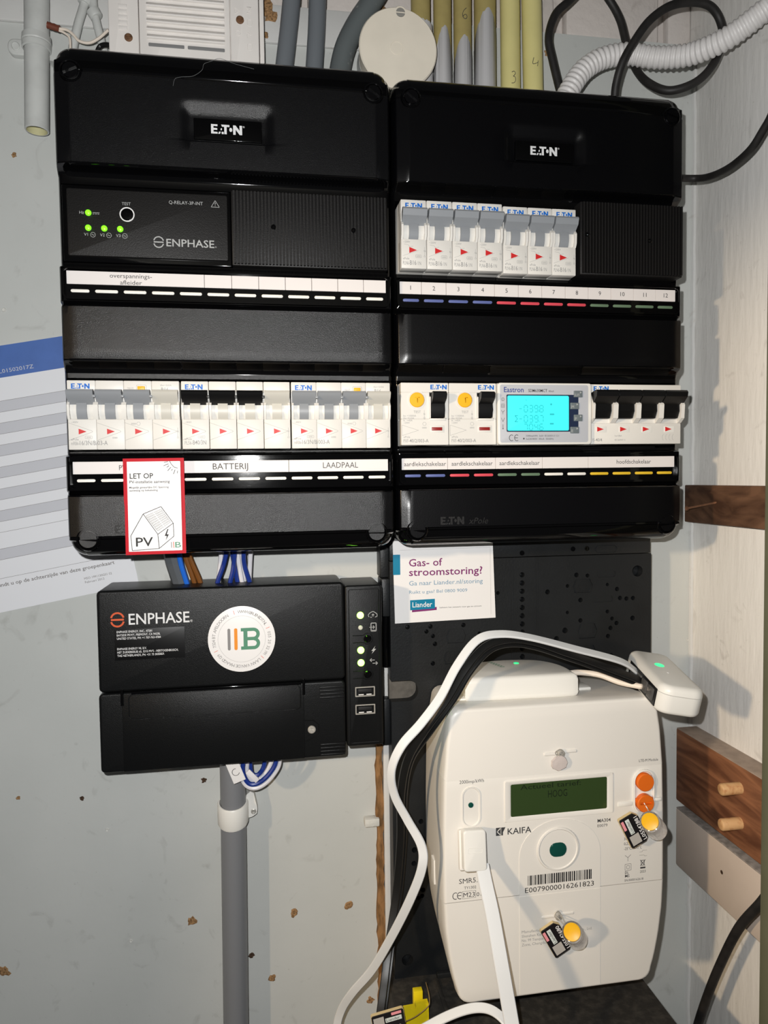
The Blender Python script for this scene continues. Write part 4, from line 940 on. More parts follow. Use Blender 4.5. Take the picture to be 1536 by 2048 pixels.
for k, (mt, p) in enumerate((('wire_w', [(-2.1, -26, -211.7), (-3.8, -26, -223.0), (0.4, -26, -232.9), (7.7, -26, -235.8), (16.3, -26, -231.5), (24.3, -26, -221.4), (26.0, -26, -212.0)]),
             ('wire_b', [(-0.9, -28, -211.1), (-1.5, -28, -222.4), (2.3, -28, -230.7), (8.5, -28, -231.6), (16.0, -28, -226.8), (22.1, -28, -218.6), (23.4, -28, -211.0)]),
             ('wire_b', [(3.6, -22, -215.6), (4.5, -22, -225.3), (8.9, -22, -227.6), (13.5, -22, -222.2), (15.2, -22, -212.7)]),
             ('wire_w', [(1.5, -24, -214.7), (1.6, -24, -226.2), (7.8, -24, -231.3), (14.6, -24, -226.4), (18.8, -24, -219.1), (20.4, -24, -212.3)]))):
    wire('wire', p, 1.75, mt, ('white' if mt == 'wire_w' else 'dark blue')+' wire looping out below the gateway box', group='wire loop below the gateway', sm=8)
b = MB(); mx = Matrix.Translation((-6.4, -32, -220.4)) @ Matrix.Rotation(math.radians(-19), 4, 'Y') @ Matrix.Rotation(math.radians(8), 4, 'X')
b.box(-4.6, 4.6, -.3, .3, -8, 10, .15, 1, mx); tg = b.build('wire_tag', 'sticker', label='folded white paper flag hanging from the wire loop', cat='tag')
b = MB(); b.path([(0+2.6*math.cos(math.radians(a)), 0.6+2.8*math.sin(math.radians(a))) for a in range(-30, -291, -20)], .4, -.36, mx=mx); b.build('tag_mark', 'ink', tg)
b = MB(); mx2 = Matrix.Translation((5.5, -32, -224.0)) @ Matrix.Rotation(math.radians(48), 4, 'Y'); b.box(-5.5, 5.5, -.8, .8, -2.0, 2.0, .5, 2, mx2); b.build('wire_sleeve', 'wire_w', label='short white sleeve clipped round the wire loop', cat='sleeve')

# ------------------------------------------------------------------ grey pipe with saddle
PX = -11.2
b = MB(); b.tube([(PX+1.6, -13, -170), (PX+1.2, -13, -260), (PX-.4, -13, -420), (PX-1.8, -13, -560)], 9.6, 28, 4); b.build('conduit_pipe', 'lpipe', label='straight grey pipe running down the wall below the gateway', cat='pipe')
t = thing('pipe_saddle', (PX, 0, -266), 'white pipe saddle with one screw round the grey pipe', 'pipe clip')
b = MB(); o = []
n = 28
rs = []
for zz, k in ((-268.0, .94), (-266.6, 1.0), (-253.0, 1.0), (-251.6, .94)):
    ring = [(PX+1.0+11.6*k*math.cos(2*math.pi*i/n), -13+11.6*k*math.sin(2*math.pi*i/n), zz+2.6*math.sin(2*math.pi*i/n)*1.0+1.5) for i in range(n)]
    rs.append(ring)
rs = [[(PX+1.0+10.0*math.cos(2*math.pi*i/n), -13+10.0*math.sin(2*math.pi*i/n), rs[0][i][2]) for i in range(n)]]+rs+[[(PX+1.0+10.0*math.cos(2*math.pi*i/n), -13+10.0*math.sin(2*math.pi*i/n), rs[-1][i][2]) for i in range(n)]]
b.rings(rs, False, False); b.build('band', 'white', t)
b = MB(); b.prism([(-2, -266), (4.6, -264.2), (7.6, -262.2), (8.2, -258.5), (5.6, -246), (3.0, -244.5), (0, -247)], -.2, -11); b.build('lug', 'white', t)
b = MB(); b.lathe([(2.0, -.3), (2.0, .5), (1.5, .7), (.1, .3)], (5.2, -11, -260.2), n=18); b.build('screw', 'steel', t)

# ------------------------------------------------------------------ meter board
t = thing('meter_board', (220, 0, -400), 'perforated black plastic meter board behind the white meter', 'meter board')
def cutter(holes, polys, yfr):
    b = MB()
    for x, z, r, d in holes: b.cyl((x, yfr-4, z), (x, yfr+d, z), r, n=14)
    for p, d in polys: b.prism(p, yfr+d, yfr-4)
    return b
YB = -22.0
H = []
for p, r in (((317.0, -22, -83.3),4.6),((264.3, -22, -84.7),1.9),((273.7, -22, -85.5),1.6),((256.7, -22, -93.3),1.5),((239.8, -22, -97.5),2.0),((290.9, -22, -93.4),1.4),((299.2, -22, -97.4),1.8),
             ((267.7, -22, -105.1),1.9),((301.8, -22, -104.8),1.8),((307.4, -22, -105.5),1.8),((313.1, -22, -105.3),1.8),((256.6, -22, -114.7),1.4),((290.9, -22, -115.4),1.6),((294.9, -22, -121.3),1.6),((312.8, -22, -121.7),2.0),
             ((267.7, -22, -121.7),1.8),((298.8, -22, -125.2),1.8),((293.6, -22, -129.0),1.8),((291.4, -22, -135.5),1.8),((254.5, -22, -129.2),2.3),((247.3, -22, -135.4),2.0),((294.0, -22, -151.6),2.0),
             ((125.6, -22, -120.4),1.8),((143.8, -22, -120.8),1.8),((140.6, -22, -124.6),1.7),((145.7, -22, -128.4),1.7),((147.3, -22, -134.7),1.8),((170.3, -22, -120.9),1.8),((183.3, -22, -128.2),1.6),((190.2, -22, -134.1),1.6),((145.5, -22, -150.0),1.8),((175.4, -22, -143.7),1.6),((198.6, -22, -96.7),1.5),
             ((134.6, -22, -275.0),2.0),((129.7, -22, -286.2),2.2),((131.6, -22, -291.6),2.0),((129.1, -22, -297.4),2.2),((128.6, -22, -308.2),2.0),((134.1, -22, -322.1),1.6),((135.6, -22, -330.4),2.0),((134.8, -22, -335.1),1.8),((131.9, -22, -336.5),1.8),((122.5, -22, -385.7),4.6)):
    H.append((p[0], p[2], r, 8))
for k in range(12): H.append((218.6, -83.0-6.55*k, 2.1, 8))
PO = []
for c, w_, h_ in (((269.8, -22, -93.8),17,11),((273.7, -22, -130.5),17,12),((164.2, -22, -129.3),16,11),((162.0, -22, -146.2),16,10),((273.7, -22, -146.1),14,8)):
    PO.append(([(c[0]-w_*.42, c[2]-h_/2), (c[0]+w_*.38, c[2]-h_/2), (c[0]+w_*.5, c[2]), (c[0]+w_*.36, c[2]+h_/2), (c[0]-w_*.36, c[2]+h_/2), (c[0]-w_*.5, c[2])], 1.4))
for c, w_ in (((290.0, -22, -84.8),16),((287.0, -22, -105.0),17)): PO.append((rr(c[0]-w_/2, c[0]+w_/2, c[2]-2.6, c[2]+2.6, 2), .6))
PO.append((rr(104, 133.5, -178.4, -162.2, 7.5, 6), 9))
b = MB(); b.box(112.2, 329, -.5, YB, -402, -69.2); bd_ = carve(b, cutter(H, PO, YB), 'board', 'board', t)
b = MB(); b.box(112.2, 328, -.5, YB-.6, -68.6, -50, .5); bt = b.build('top_rail', 'board', t)
b = MB(); b.box(112, 134, -.6, YB+8.6, -180, -160); b.build('knockout_floor', 'dust_floor', t)
b = MB(); c = (289.7, -22.6, -64.5); b.bead(rr(c[0]-9, c[0]+9, c[2]-2.8, c[2]+2.8, 2.5), .3, YB-.6, True); b.build('rail_crease', 'board', bt)
for c in ((261.1, -22.6, -63.6), (273.0, -22.6, -63.6), (218.4, -22.6, -65.6)):
    b = MB(); b.lathe([(2.0, 0), (1.9, .3), (1.5, .3), (1.4, .05), (.1, .02)], (c[0], YB-.6, c[2]), n=16); b.build('rail_stud', 'gloss', bt)
b = MB(); b.box(209.6, 211.0, YB-.35, YB+.2, -160, -69.4); b.box(230.4, 231.8, YB-.35, YB+.2, -160, -69.4); b.build('centre_rib', 'board', t)
b = MB(); b.box(105.5, 112.4, -.5, -17, -82, -52, 1.0); b.box(106.0, 112.4, -.5, -20, -112, -82.6, 1.0); b.build('side_clip', 'board', t)
b = MB(); b.tube([(109.6, -14, -112), (109.0, -14.5, -130), (109.6, -14, -152)], 3.6, 14, 4); b.build('side_pin', 'gloss', t)
b = MB(); b.box(105.8, 112.4, -.5, -15, -215, -178, 1.2); b.build('side_clip', 'board', t)
b = MB(); b.box(326, 331.5, -.5, -16, -152, -140, 1.0); b.box(327, 330.6, -.5, -14, -112, -84, .8); b.build('side_clip', 'board', t)
# lower connection block with a yellow sealed cap
t = thing('connection_block', (205, 0, -560), 'dusty black connection block under the white meter', 'connection block')
b = MB(); b.box(106, 304, -.5, -138, -560, -400, 1.5); b.build('housing', 'dusty', t)
b = MB(); b.box(121, 124, -60, -136, -400.4, -397.5, .8); b.box(142, 145.5, -30, -136, -400.4, -398.6, .8); b.build('rib', 'dusty', t)
b = MB(); b.box(112.5, 122, -52, -90, -401, -397.2, .8); b.build('step', 'dusty', t)
b = MB(); b.box(145, 304, -24, -28, -402, -396, .8); b.build('back_lip', 'board', t)
t = thing('terminal_guard', (124, -75, -400), 'yellow plastic guard on the black block beneath the white cable', 'guard')
b = MB(); c = (109.4, -75, -384.6); e = (127.0, -75, -382.1)
b.prism([(c[0], -400.6), (e[0]+.4, -400.6), (e[0]+.2, e[2]), (c[0]+8.6, e[2]-.4), (c[0]+8.4, c[2]), (c[0], c[2]-.4)], -71, -76); b.build('plate', 'ply', t)
c = (121.6, -66, -382.0)
b = MB(); b.box(c[0]-3.4, c[0]+3.4, -62, -67, -400.4, c[2]+3.0, .4); b.build('tab', 'ply', t)
wire('seal_wire', [(105.8, -84, -387.5), (115.9, -82, -386.1), (125.5, -80, -381.6), (127.4, -78, -378.9), (128.1, -72, -377.0), (128.9, -60, -378.1)], .35, 'brass', 'thin brass sealing wire curling round the yellow guard', 'wire')

# outage card
t = thing('outage_card', (155, -23, -116), 'white card with purple and blue lettering stuck on the meter board', 'card')
YC = -23.3; b = MB(); cr_ = [(114.5, -23, -53.2), (194.1, -23, -55.4), (196.1, -23, -115.9), (115.6, -23, -117.0)]
b.prism([(p[0], p[2]) for p in reversed(cr_)], -22.4, YC); cd_ = b.build('card', 'sticker', t); y = YC-.06
b = MB(); b.flat(rr(114.6, 120.2, -79.4, -63.8, .1, 1), y); b.build('teal_block', 'teal', cd_)
b = MB(); b.text('Gas- of', 127.0, -73.2, 5.6, y, w=26.4, bold=True); b.text('stroomstoring?', 127.0, -80.6, 5.6, y, w=58.6, bold=True); b.build('headline', 'violet', cd_)
b = MB(); b.text('Ga naar Liander.nl/storing', 127.0, -88.0, 3.4, y, w=58.8); b.text('Ruikt u gas? Bel 0800 9009', 127.0, -94.4, 2.5, y, w=46.2); b.build('body_text', 'cardtext', cd_)
b = MB(); b.flat([(127.6, -107.2), (147.2, -106.6), (147.2, -99.0), (127.6, -99.4)], y); lg = b.build('logo_block', 'teal', cd_)
b = MB(); b.flat([(129, -108.8), (148.6, -107.8), (148.6, -105.4), (129, -106.2)], y+.02); b.build('logo_violet_band', 'violet', cd_)  # printed violet band along the logo's lower edge
b = MB(); b.text('Liander', 129.4, -105.0, 3.9, y-.05, w=15.6, bold=True); b.build('logo_text', 'sticker', lg)
b = MB(); b.text('beheert het netwerk voor gas en stroom', 151.0, -106.6, 1.1, y, w=33.6); b.path([(120, -60.5), (192, -60.2), (192.4, -113)], .08, y); b.build('small_print', 'ink', cd_)

# ------------------------------------------------------------------ electricity meter
t = thing('electricity_meter', (214.5, -25, -369), 'white electricity meter with dark green display and two orange buttons', 'electricity meter')
MC, MZ = 214.5, -265.5
HALF = [(-163.0, 74), (-170, 76.2), (-185, 78.6), (-210, 80.6), (-245, 81.4), (-292, 81.6), (-315, 80.6), (-335, 78.0), (-352, 74.6), (-362, 71.4)]
def halfw(z):
    for (a, ha), (c, hc) in zip(HALF, HALF[1:]):
        if a >= z >= c: return ha+(hc-ha)*(a-z)/(a-c)
    return HALF[-1][1] if z < -300 else HALF[0][1]
def outline(zt, zb, rt, rb):
    pts = []
    def side(sg):
        o = []
        ztop = zt-rt; zbot = zb+rb; n = 12
        if rt:
            for k in range(6): a = math.pi/2*(1-k/5); o.append((halfw(ztop)-rt+rt*math.cos(a), ztop+rt*math.sin(a)))
        else: o.append((halfw(zt), zt))
        for k in range(1, n): z = ztop+(zbot-ztop)*k/n; o.append((halfw(z), z))
        if rb:
            for k in range(6): a = -math.pi/2*k/5; o.append((halfw(zbot)-rb+rb*math.cos(a), zbot+rb*math.sin(a)))
        else: o.append((halfw(zb), zb))
        return [(MC+sg*x, z) for x, z in o]
    L = side(-1); R = side(1); R.reverse()
    return L+R       # left side downwards then right side upwards = counter-clockwise from the front
def meter_shell(zt, zb, rt, rb, name, mt, yb=-24, yf=-100.0):
    o = outline(zt, zb, rt, rb); b = MB(); rs = []
    for y, i in ((yb, 5.2), (yb-2, 5.0), (yf+9, 0), (yf+2.4, .4), (yf+.9, .9), (yf+.2, 1.7), (yf, 2.6)):
        rs.append([(MC+(x-MC)*(1-i/81), y, MZ+(z-MZ)*(1-i/103)) for x, z in o])
    b.rings(rs); return b.build(name, mt, t, sharp=32)
SEAM1, SEAM2 = -209.5, -295.8
top_ = meter_shell(-161.6, SEAM1+.12, 8, 0, 'upper_cover', 'meter')
mid = meter_shell(SEAM1-.12, SEAM2+.15, 0, 0, 'front_cover', 'meter')
low = meter_shell(SEAM2-.15, -368.6, 0, 9, 'terminal_cover', 'meter', yf=-100.2)
YF = -100.0
# raised arch round the optical port
def archpoly(zb, x0, x1, ztop):
    r = (x1-x0)/2; xm = (x0+x1)/2; return [(x0, zb), (x1, zb)]+[(xm+r*math.cos(math.pi*k/16), ztop-r*.85+r*.85*math.sin(math.pi*k/16)) for k in range(17)]
b = MB(); b.prism(archpoly(-295.4, 187, 246.6, -243.6), YF+.2, YF-.4); b.build('arch_panel', 'meter', mid)
b = MB(); b.prism([(187, -366), (246.6, -366), (246.6, -296.1), (187, -296.1)], YF, YF-.5); b.build('arch_panel', 'meter', low)
b = MB(); rs = []
for r, h in ((15.6, .6), (15.2, 1.5), (14.2, 1.7), (13.6, 1.0), (.1, 1.0)): rs.append((r, h))
b.lathe(rs, ((214.9, -101, -264.4)[0], YF, (214.9, -101, -264.4)[2]), n=40); pr = b.build('optical_port', 'meter', mid)
b = MB(); c = (214.9, -101, -264.8); b.slab(c[0]-6.2, c[0]+6.2, c[2]-5.0, c[2]+5.0, 4.6, YF-.8, YF-1.6, .4, 3); b.build('port_window', 'port', pr)
# display
b = MB(); rs = []
X0, X1, Z0, Z1 = 181.0, 251.6, -239.0, -216.4
for a, h in ((5.0, -.2), (4.2, 1.0), (1.4, 1.0), (0, .3)): rs.append([(x, YF-h, z) for x, z in rr(X0-a, X1+a, Z0-a*.75, Z1+a*.6, 1, 2)])
b.rings(rs, False, False); dz = b.build('display_bezel', 'meter', mid)
b = MB(); b.prism(rr(X0-.2, X1+.2, Z0-.2, Z1+.2, .4, 2), YF+.1, YF-.3); dp = b.build('display', 'mlcd', mid)
b = MB(); b.text('Actueel tarief:', X0+7, Z1-4.2, 3.4, YF-.36, w=44); b.text('HOOG', X0+27, Z1-11.2, 5.0, YF-.36, w=14); b.build('display_text', 'mlcd_seg', dp)
# orange buttons in their white oval
bx, bz = 279.3, -229.2
b = MB(); rs = []
for a, h in ((0, -.2), (0, 1.6), (.9, 1.9), (1.5, 1.2), (1.6, .1)): rs.append([(x, YF-h, z) for x, z in rr(bx-8.2+a, bx+8.2-a, bz-16+a, bz+16-a, 8.0, 8)])
b.rings(rs, False, True); ov = b.build('button_surround', 'white', mid)
b = MB(); b.lathe([(6.3, 0), (6.3, 3.2), (5.9, 3.8), (.1, 3.9)], (bx, YF, bz+7.4), n=32); b.build('push_button', 'orange', mid)
b = MB(); b.lathe([(6.3, 0), (6.3, 3.6), (5.9, 4.2), (.1, 4.3)], (bx, YF, bz-7.6), n=32)
carve(b, crosscut(bx, bz-7.1, YF-2.2, YF-6, 4.4, 1.8, False), 'lockable_button', 'orange', mid)
b = MB(); b.box(bx-6.8, bx+6.8, YF, YF-2.0, bz-7.4, bz-4.2, .6); b.build('button_ears', 'orange', mid)
b = MB(); b.box(bx-19.5, bx-8.6, YF+.2, YF-.9, bz-9.6, bz-6.4, .8); b.box(bx+7.4, bx+13.0, YF+.2, YF-2.2, bz-7.4, bz-5.0, .7); b.build('seal_bar', 'white', mid)
# pulse lamp panel, key socket, screws
c = (152.9, -101, -229.4)
b = MB(); rs = []
for a, h in ((0, -.2), (0, .7), (.8, .7), (1.2, .1)): rs.append([(x, YF-h, z) for x, z in rr(c[0]-6.6+a, c[0]+6.6-a, c[2]-14+a, c[2]+14-a, 6.4, 6)])
b.rings(rs, False, True); pl = b.build('lamp_panel', 'meter', mid)
c = (152.6, -101, -228.0); b = MB(); b.lathe([(1.8, -.1), (1.8, .7), (1.3, .9), (.1, .9)], (c[0], YF, c[2]), n=18); b.build('pulse_lamp', 'port', pl)
for c, par in (((216.9, -101, -196.6), top_), ((214.8, -101, -312.0), low)):
    b = MB(); b.slab(c[0]-12, c[0]-2.4, c[2]-1.5, c[2]+.6, .9, YF+.3, YF-1.0, .5); b.slab(c[0]+2.4, c[0]+12, c[2]-.6, c[2]+1.5, .9, YF+.3, YF-1.0, .5); b.build('seal_lug', 'meter', par)
    b = MB(); b.lathe([(2.6, -.4), (2.6, 2.6), (2.1, 3.4), (.1, 3.6)], (c[0], YF, c[2]), n=20); carve(b, crosscut(c[0], c[2], YF-2.4, YF-6, 1.6, .6), 'seal_screw', 'steel', par)
# printing
y = YF-.08; b = MB()
b.text('2000imp/kWh', (144.9, -100, -212.9)[0], (144.9, -100, -212.9)[2], 2.3, y, w=17.2); b.build('pulse_lettering', 'ink', mid); b = MB(); c = (275.9, -100, -208.0); b.text('LTE-M Module', c[0], c[2], 1.9, y, w=14.6)
b.build('cover_lettering', 'ink', mid); b = MB()
c = (244.7, -100, -250.6); b.text('MA304', c[0], c[2]+1.8, 2.4, y, w=9.8, bold=True); b.text('E0079', c[0], c[2]-1.6, 2.0, y, w=7.4)
b.build('type_lettering', 'ink', mid); b = MB()
c = (144.0, -100, -282.4); b.text('SMR5.5', c[0], c[2], 3.4, y, w=15.6); c = (147.5, -100, -286.6); b.text('TY1302', c[0], c[2], 1.9, y, w=8.6)
c = (146.7, -100, -292.2); b.text('M23', c[0]+.2, c[2], 3.2, y, w=8.2); b.path(rr(c[0]-.5, c[0]+9, c[2]-.8, c[2]+4.2, .1, 1), .2, y, True); b.text('0122', c[0]+9.6, c[2]-.2, 2.8, y, w=8.4)
for cx_ in ((141.4, -100, -289.5)[0], (144.6, -100, -289.8)[0]):
    b.path([(cx_+1.9*math.cos(math.radians(a)), c[2]+1.6+2.3*math.sin(math.radians(a))) for a in range(55, 306, 20)], .5, y)
b.line((cx_-1.6, c[2]+1.6), (cx_+.8, c[2]+1.6), .5, y)
b.build('approval_lettering', 'ink', mid); b = MB()
for i, (s_, w_) in enumerate((('3x230/400V', 11), ('0,25-5(80)A', 12), ('-25°C...+70°C', 13.6))): b.text(s_, (264.7, -100, -266.9)[0], -263.5-3.6*i, 1.9, y, w=w_)
b.build('rating_lettering', 'ink', mid); b = MB()
lx = (265.5, -100, -275.0)[0]
b.path([(lx, -274.6), (lx+2.2, -276.4), (lx+4.4, -274.4)], .25, y); b.line((lx+2.2, -276.4), (lx+2.2, -279), .25, y); b.path(rr(lx, lx+4.6, -285.6, -281, .2, 1), .22, y, True); b.path(rr(lx+1.2, lx+3.4, -284.4, -282.2, .2, 1), .22, y, True)
rx = lx+11.0
b.path([(rx, -273.2), (rx+2, -273.2), (rx+2.5, -272.2), (rx+5.8, -272.2)], .15, y); b.path([(rx, -275.6), (rx+3.4, -275.6), (rx+4, -276.4), (rx+5.8, -276.2)], .15, y)
b.path([(rx+.6, -279.0), (rx+4.2, -283.4)], .4, y); b.path([(rx+4.6, -279), (rx+.6, -283.4)], .4, y); b.path([(rx+1.2, -279.4), (rx+3.8, -279.4), (rx+3.5, -283), (rx+1.5, -283)], .4, y, True); b.flat(rr(rx+.6, rx+4.6, -285.4, -284.2, .05, 1), y); b.text('2023', rx+.4, -288.4, 1.8, y, w=4.4)
b.text('DL', lx, -288.2, 1.9, y, w=2.8, bold=True); b.text('MS', lx, -290.6, 1.9, y, w=3.4, bold=True); b.text('SN:0000162618', lx-.4, -293.6, 1.6, y, w=14.4)
b.build('symbols', 'ink', mid)
b = MB(); y2 = YF-.48; x = 193.0; random.seed(3)
while x < 240.0:
    w_ = random.choice((.35, .35, .7, 1.0)); b.flat([(x, -288.6), (x+w_, -288.6), (x+w_, -281.6), (x, -281.6)], y2); x += w_+random.choice((.35, .4, .7))
b.text('E0079000016261823', 191.0, -293.6, 3.5, y2, w=50.8); b.build('barcode', 'inkb', mid)
b = MB(); c = (170.4, -100, -251.4); b.prism([(c[0], c[2]), (c[0]+3.4, c[2]), (c[0]+3.4, c[2]+5.6), (c[0], c[2]+5.6)], YF, y); b.flat([(c[0]+3.7, c[2]), (c[0]+5.0, c[2]), (c[0]+5.0, c[2]+2.2), (c[0]+6.8, c[2]+5.6), (c[0]+3.7, c[2]+5.6)], y)
b.text('KAIFA', (178.7, -100, -252.2)[0], c[2]+.2, 4.2, y, w=17.2, bold=True); b.build('maker_lettering', 'ink', mid)
b = MB(); b.line((c[0]+3.0, c[2]+.6), (c[0]+.8, c[2]+2.8), .6, y-.04); b.line((c[0]+.8, c[2]+2.8), (c[0]+3.0, c[2]+5.0), .6, y-.04); b.build('emblem_strokes', 'meter', mid)
b = MB(); c = (188.4, -100, -322.1)
for i, (s_, w_) in enumerate((('Manufacturer:', 18), ('Shenzhen Kaifa Technology (Chengdu) Co., Ltd.', 52), ('No. 99 Tianquan Road, Hi-tech Development', 46), ('Zone, Chengdu, PRC', 24))): b.text(s_, c[0], c[2]-3.1*i, 1.9, YF-.58, w=w_)
b.build('maker_address', 'inkl', low)
b = MB(); b.slab(MC-80.6, MC-78.6, -300.0, -282, .3, -60, -68, .2); b.build('side_latch', 'meter', t)
# ------------------------------------------------------------------ seals on the meter
def seal(label, cx, cz, yy, ang, number, F, Bc, wirepts, yaw=0.0):
    t = thing('utility_seal', (cx, yy, cz-10), label, 'seal')
    mx = Matrix.Translation((cx, yy, cz)) @ Matrix.Rotation(-ang, 4, 'Y') @ Matrix.Rotation(yaw, 4, 'Z')
    poly = [(-10.4, -6.4), (7.4, -6.4), (10.4, -3.4), (10.4, 6.4), (-10.4, 6.4)]
    mx = mx @ Matrix.Scale(1.1, 4)
    poly = [(-8.4, -6.4), (7.0, -6.4), (10.4, -3.6), (10.4, 5.8), (9.6, 6.4), (-9.6, 6.4), (-10.4, 5.6), (-10.4, -4.2)]
    b = MB(); b.prism(poly, 2.6, .5, mx); bk = b.build('tag_back', 'amber', t)
    b = MB(); b.prism([(a*.98, c*.97) for a, c in poly], .6, -.2, mx); pl = b.build('tag_plate', 'tag_b', t); y = -.27
    b = MB(); b.flat(rr(-1.8, 8.6, .2, 3.0, .2), y, mx); ws = b.build('white_strip', 'tag_w', pl)
    b = MB(); b.flat(rr(2.4, 8.8, 4.0, 5.8, .2), y, mx); pk = b.build('pink_strip', 'tag_p', pl)
    b = MB(); b.flat(rr(-9.2, -2.6, -1.8, 4.8, .1, 1), y, mx); b.build('grey_patch', 'tag_g', pl)
    b = MB(); b.text('Liander', -1.2, .7, 1.9, y-.04, w=8.6, mx=mx); b.build('strip_lettering', 'ink', ws)
    b = MB(); b.text(number, -9.0, -5.4, 2.4, y, w=16.6, bold=True, mx=mx); b.build('number', 'wprint', pl)
    if F:
        F = Vector(F); Bc = Vector(Bc); d = (F-Bc).normalized()
        b = MB(); b.cyl(Bc, F, 7.2, 7.0, n=32, bev=.8); b.build('clear_housing', 'clear', t)
        b = MB(); b.cyl(F-d*1.0, F+d*.25, 5.7, n=32, bev=.2); b.build('yellow_insert', 'seal_y', t)
        q = F+d*.32; b = MB(); mq = Matrix.Translation(q)
        for i in range(4): b.line((-1.9+1.3*i, -3.2), (-1.5+1.3*i, -1.6), .25, 0, mq)
        b.build('insert_marks', 'amber', t)
    if wirepts: b = MB(); b.tube(wirepts, .4, 8, 6); b.build('seal_wire', 'steel', t)
    return t
c = (265.2, -113, -249.8)
seal('black seal tag with yellow capsule hanging below the orange buttons', c[0], c[2], -113, math.radians(116), 'L05542881', (273.1, -120, -241.2), (285.5, -107, -254.3), [(278.2, -103, -236.4), (279.6, -106, -240.2), (277.7, -112, -242.2)])
c = (209.9, -110, -322.9)
seal('black seal tag with yellow capsule hanging from the terminal cover screw', c[0], c[2], -110, math.radians(119), 'L05542680', (218.1, -117, -314.1), (227.1, -105, -327.5), [(215.6, -112, -312.8), (213.9, -105, -312.0), (212.0, -102.5, -309.7), (214.2, -102.5, -307.8), (216.2, -103, -310.6), (216.1, -110, -312.0)])
c = (97.4, -92, -376.0)
seal('black seal tag lying against the batten next to the yellow guard', c[0]-2, c[2]-3.4, -92, math.radians(9), 'L05542673', None, None, None)
c = (215.3, -103, -202.7)
b = MB(); rs = []
rad = [6.2*random.uniform(.9, 1.06) for _ in range(18)]
for k_, h in ((.9, 0), (1, 1.0), (.92, 2.2), (.3, 2.5)): rs.append([(c[0]+rad[i]*k_*math.cos(2*math.pi*i/18), -101.6-h, c[2]+rad[i]*.86*k_*math.sin(2*math.pi*i/18)) for i in range(18)])
b.rings(rs); ws = b.build('lead_seal', 'wax', label='round grey lead seal hanging from the meter upper screw', cat='seal')
b = MB(); b.tube([(c[0]-1, -102.4, c[2]+4), (c[0]-3, -103, c[2]+7.6), (c[0], -103.4, c[2]+9.4), (c[0]+3, -103, c[2]+7.4), (c[0]+1, -102.4, c[2]+4)], .35, 6, 5); b.build('seal_wire', 'steel', ws)

# ------------------------------------------------------------------ plug and cables
t = thing('data_plug', (151.5, -112, -266.2), 'white data plug pushed into the meter front with a flat cable', 'plug')
mx = Matrix.Translation((152.2, -108.5, -254.7)) @ Matrix.Rotation(math.radians(-12), 4, 'X') @ Matrix.Rotation(math.radians(2), 4, 'Y')
b = MB(); b.slab(-8.0, 8.0, -13.2, 13.0, 2.4, 3.4, -3.4, 1.2, 3, mx); bd = b.build('body', 'white', t)
b = MB(); b.bead(rr(-5, 5, -1.4, 1.6, .5), .15, -3.4, True, mx); b.build('body_mark', 'white', bd)
b = MB(); b.slab(-9.4, 3, -14.0, 12, 1.2, 6.0, 3.0, .8, 3, mx); b.build('clip_cover', 'meter', t)
b = MB(); b.ribbon([(157.0, -111, -263.9), (157.5, -117, -273.2), (159.0, -127, -289.4), (160.5, -140, -314.3), (163.8, -150, -346.5), (165.3, -158, -369.2), (167.2, -163, -403.3), (168.2, -165, -446.2)], 9.6, 2.6, (0, -1, .1)); b.build('flat_cable', 'wcable', t)
b = MB(); b.ribbon([(167.8, -152, -446.3), (168.7, -150, -409.0), (169.4, -145, -375.7), (170.1, -130, -367.8), (165.3, -122, -362.0), (156.8, -114, -361.3), (143.5, -108, -365.7), (124.8, -103, -375.7), (106.7, -101, -387.3), (90.9, -101, -408.9), (82.7, -102, -445.5), (79.7, -104, -492.6)], 6.4, 2.4, [(.9, -.4, 0)]*2+[(.7, -.6, .2), (.5, -.6, .6), (.2, -.6, .8), (0, -.6, .8), (0, -.6, .8), (-.1, -.6, .8), (-.4, -.6, .7), (-.7, -.6, .4), (-.9, -.5, 0), (-.9, -.5, 0)]); b.build('data_cable', 'wcable', label='white cable bending under the meter bottom edge', cat='cable')
b = MB(); b.ribbon([(285.5, -80, -149.5), (268.6, -86, -138.8), (230.7, -94, -126.2), (195.4, -100, -115.1), (173.1, -103, -111.0), (156.4, -106, -113.5), (141.5, -110, -128.5), (128.5, -114, -148.2), (115.2, -116, -163.8), (102.2, -116, -177.6), (96.2, -112, -194.5), (99.0, -106, -214.0), (107.9, -104, -232.6), (116.8, -106, -250.1), (117.0, -106, -264.8), (110.9, -98, -289.4), (100.9, -82, -323.9), (88.6, -64, -359.9), (75.3, -50, -385.8), (67.5, -40, -406.4), (64.2, -36, -425.9), (64.9, -34, -461.3), (69.4, -34, -522.1)],
    6.4, 2.2, [(0, -.55, .8)]*3+[(0, -.5, .85), (-.3, -.6, .8), (-.6, -.6, .5)]+[(-.75, -.65, .1)]*5+[(-.6, -.8, 0), (-.5, -.8, 0), (-.35, -.9, 0), (-.2, -1, 0)]+[(-.25, -1, 0)]*8); b.build('data_cable', 'wcable', label='long white flat cable arching over the meter and down the wall', cat='cable')
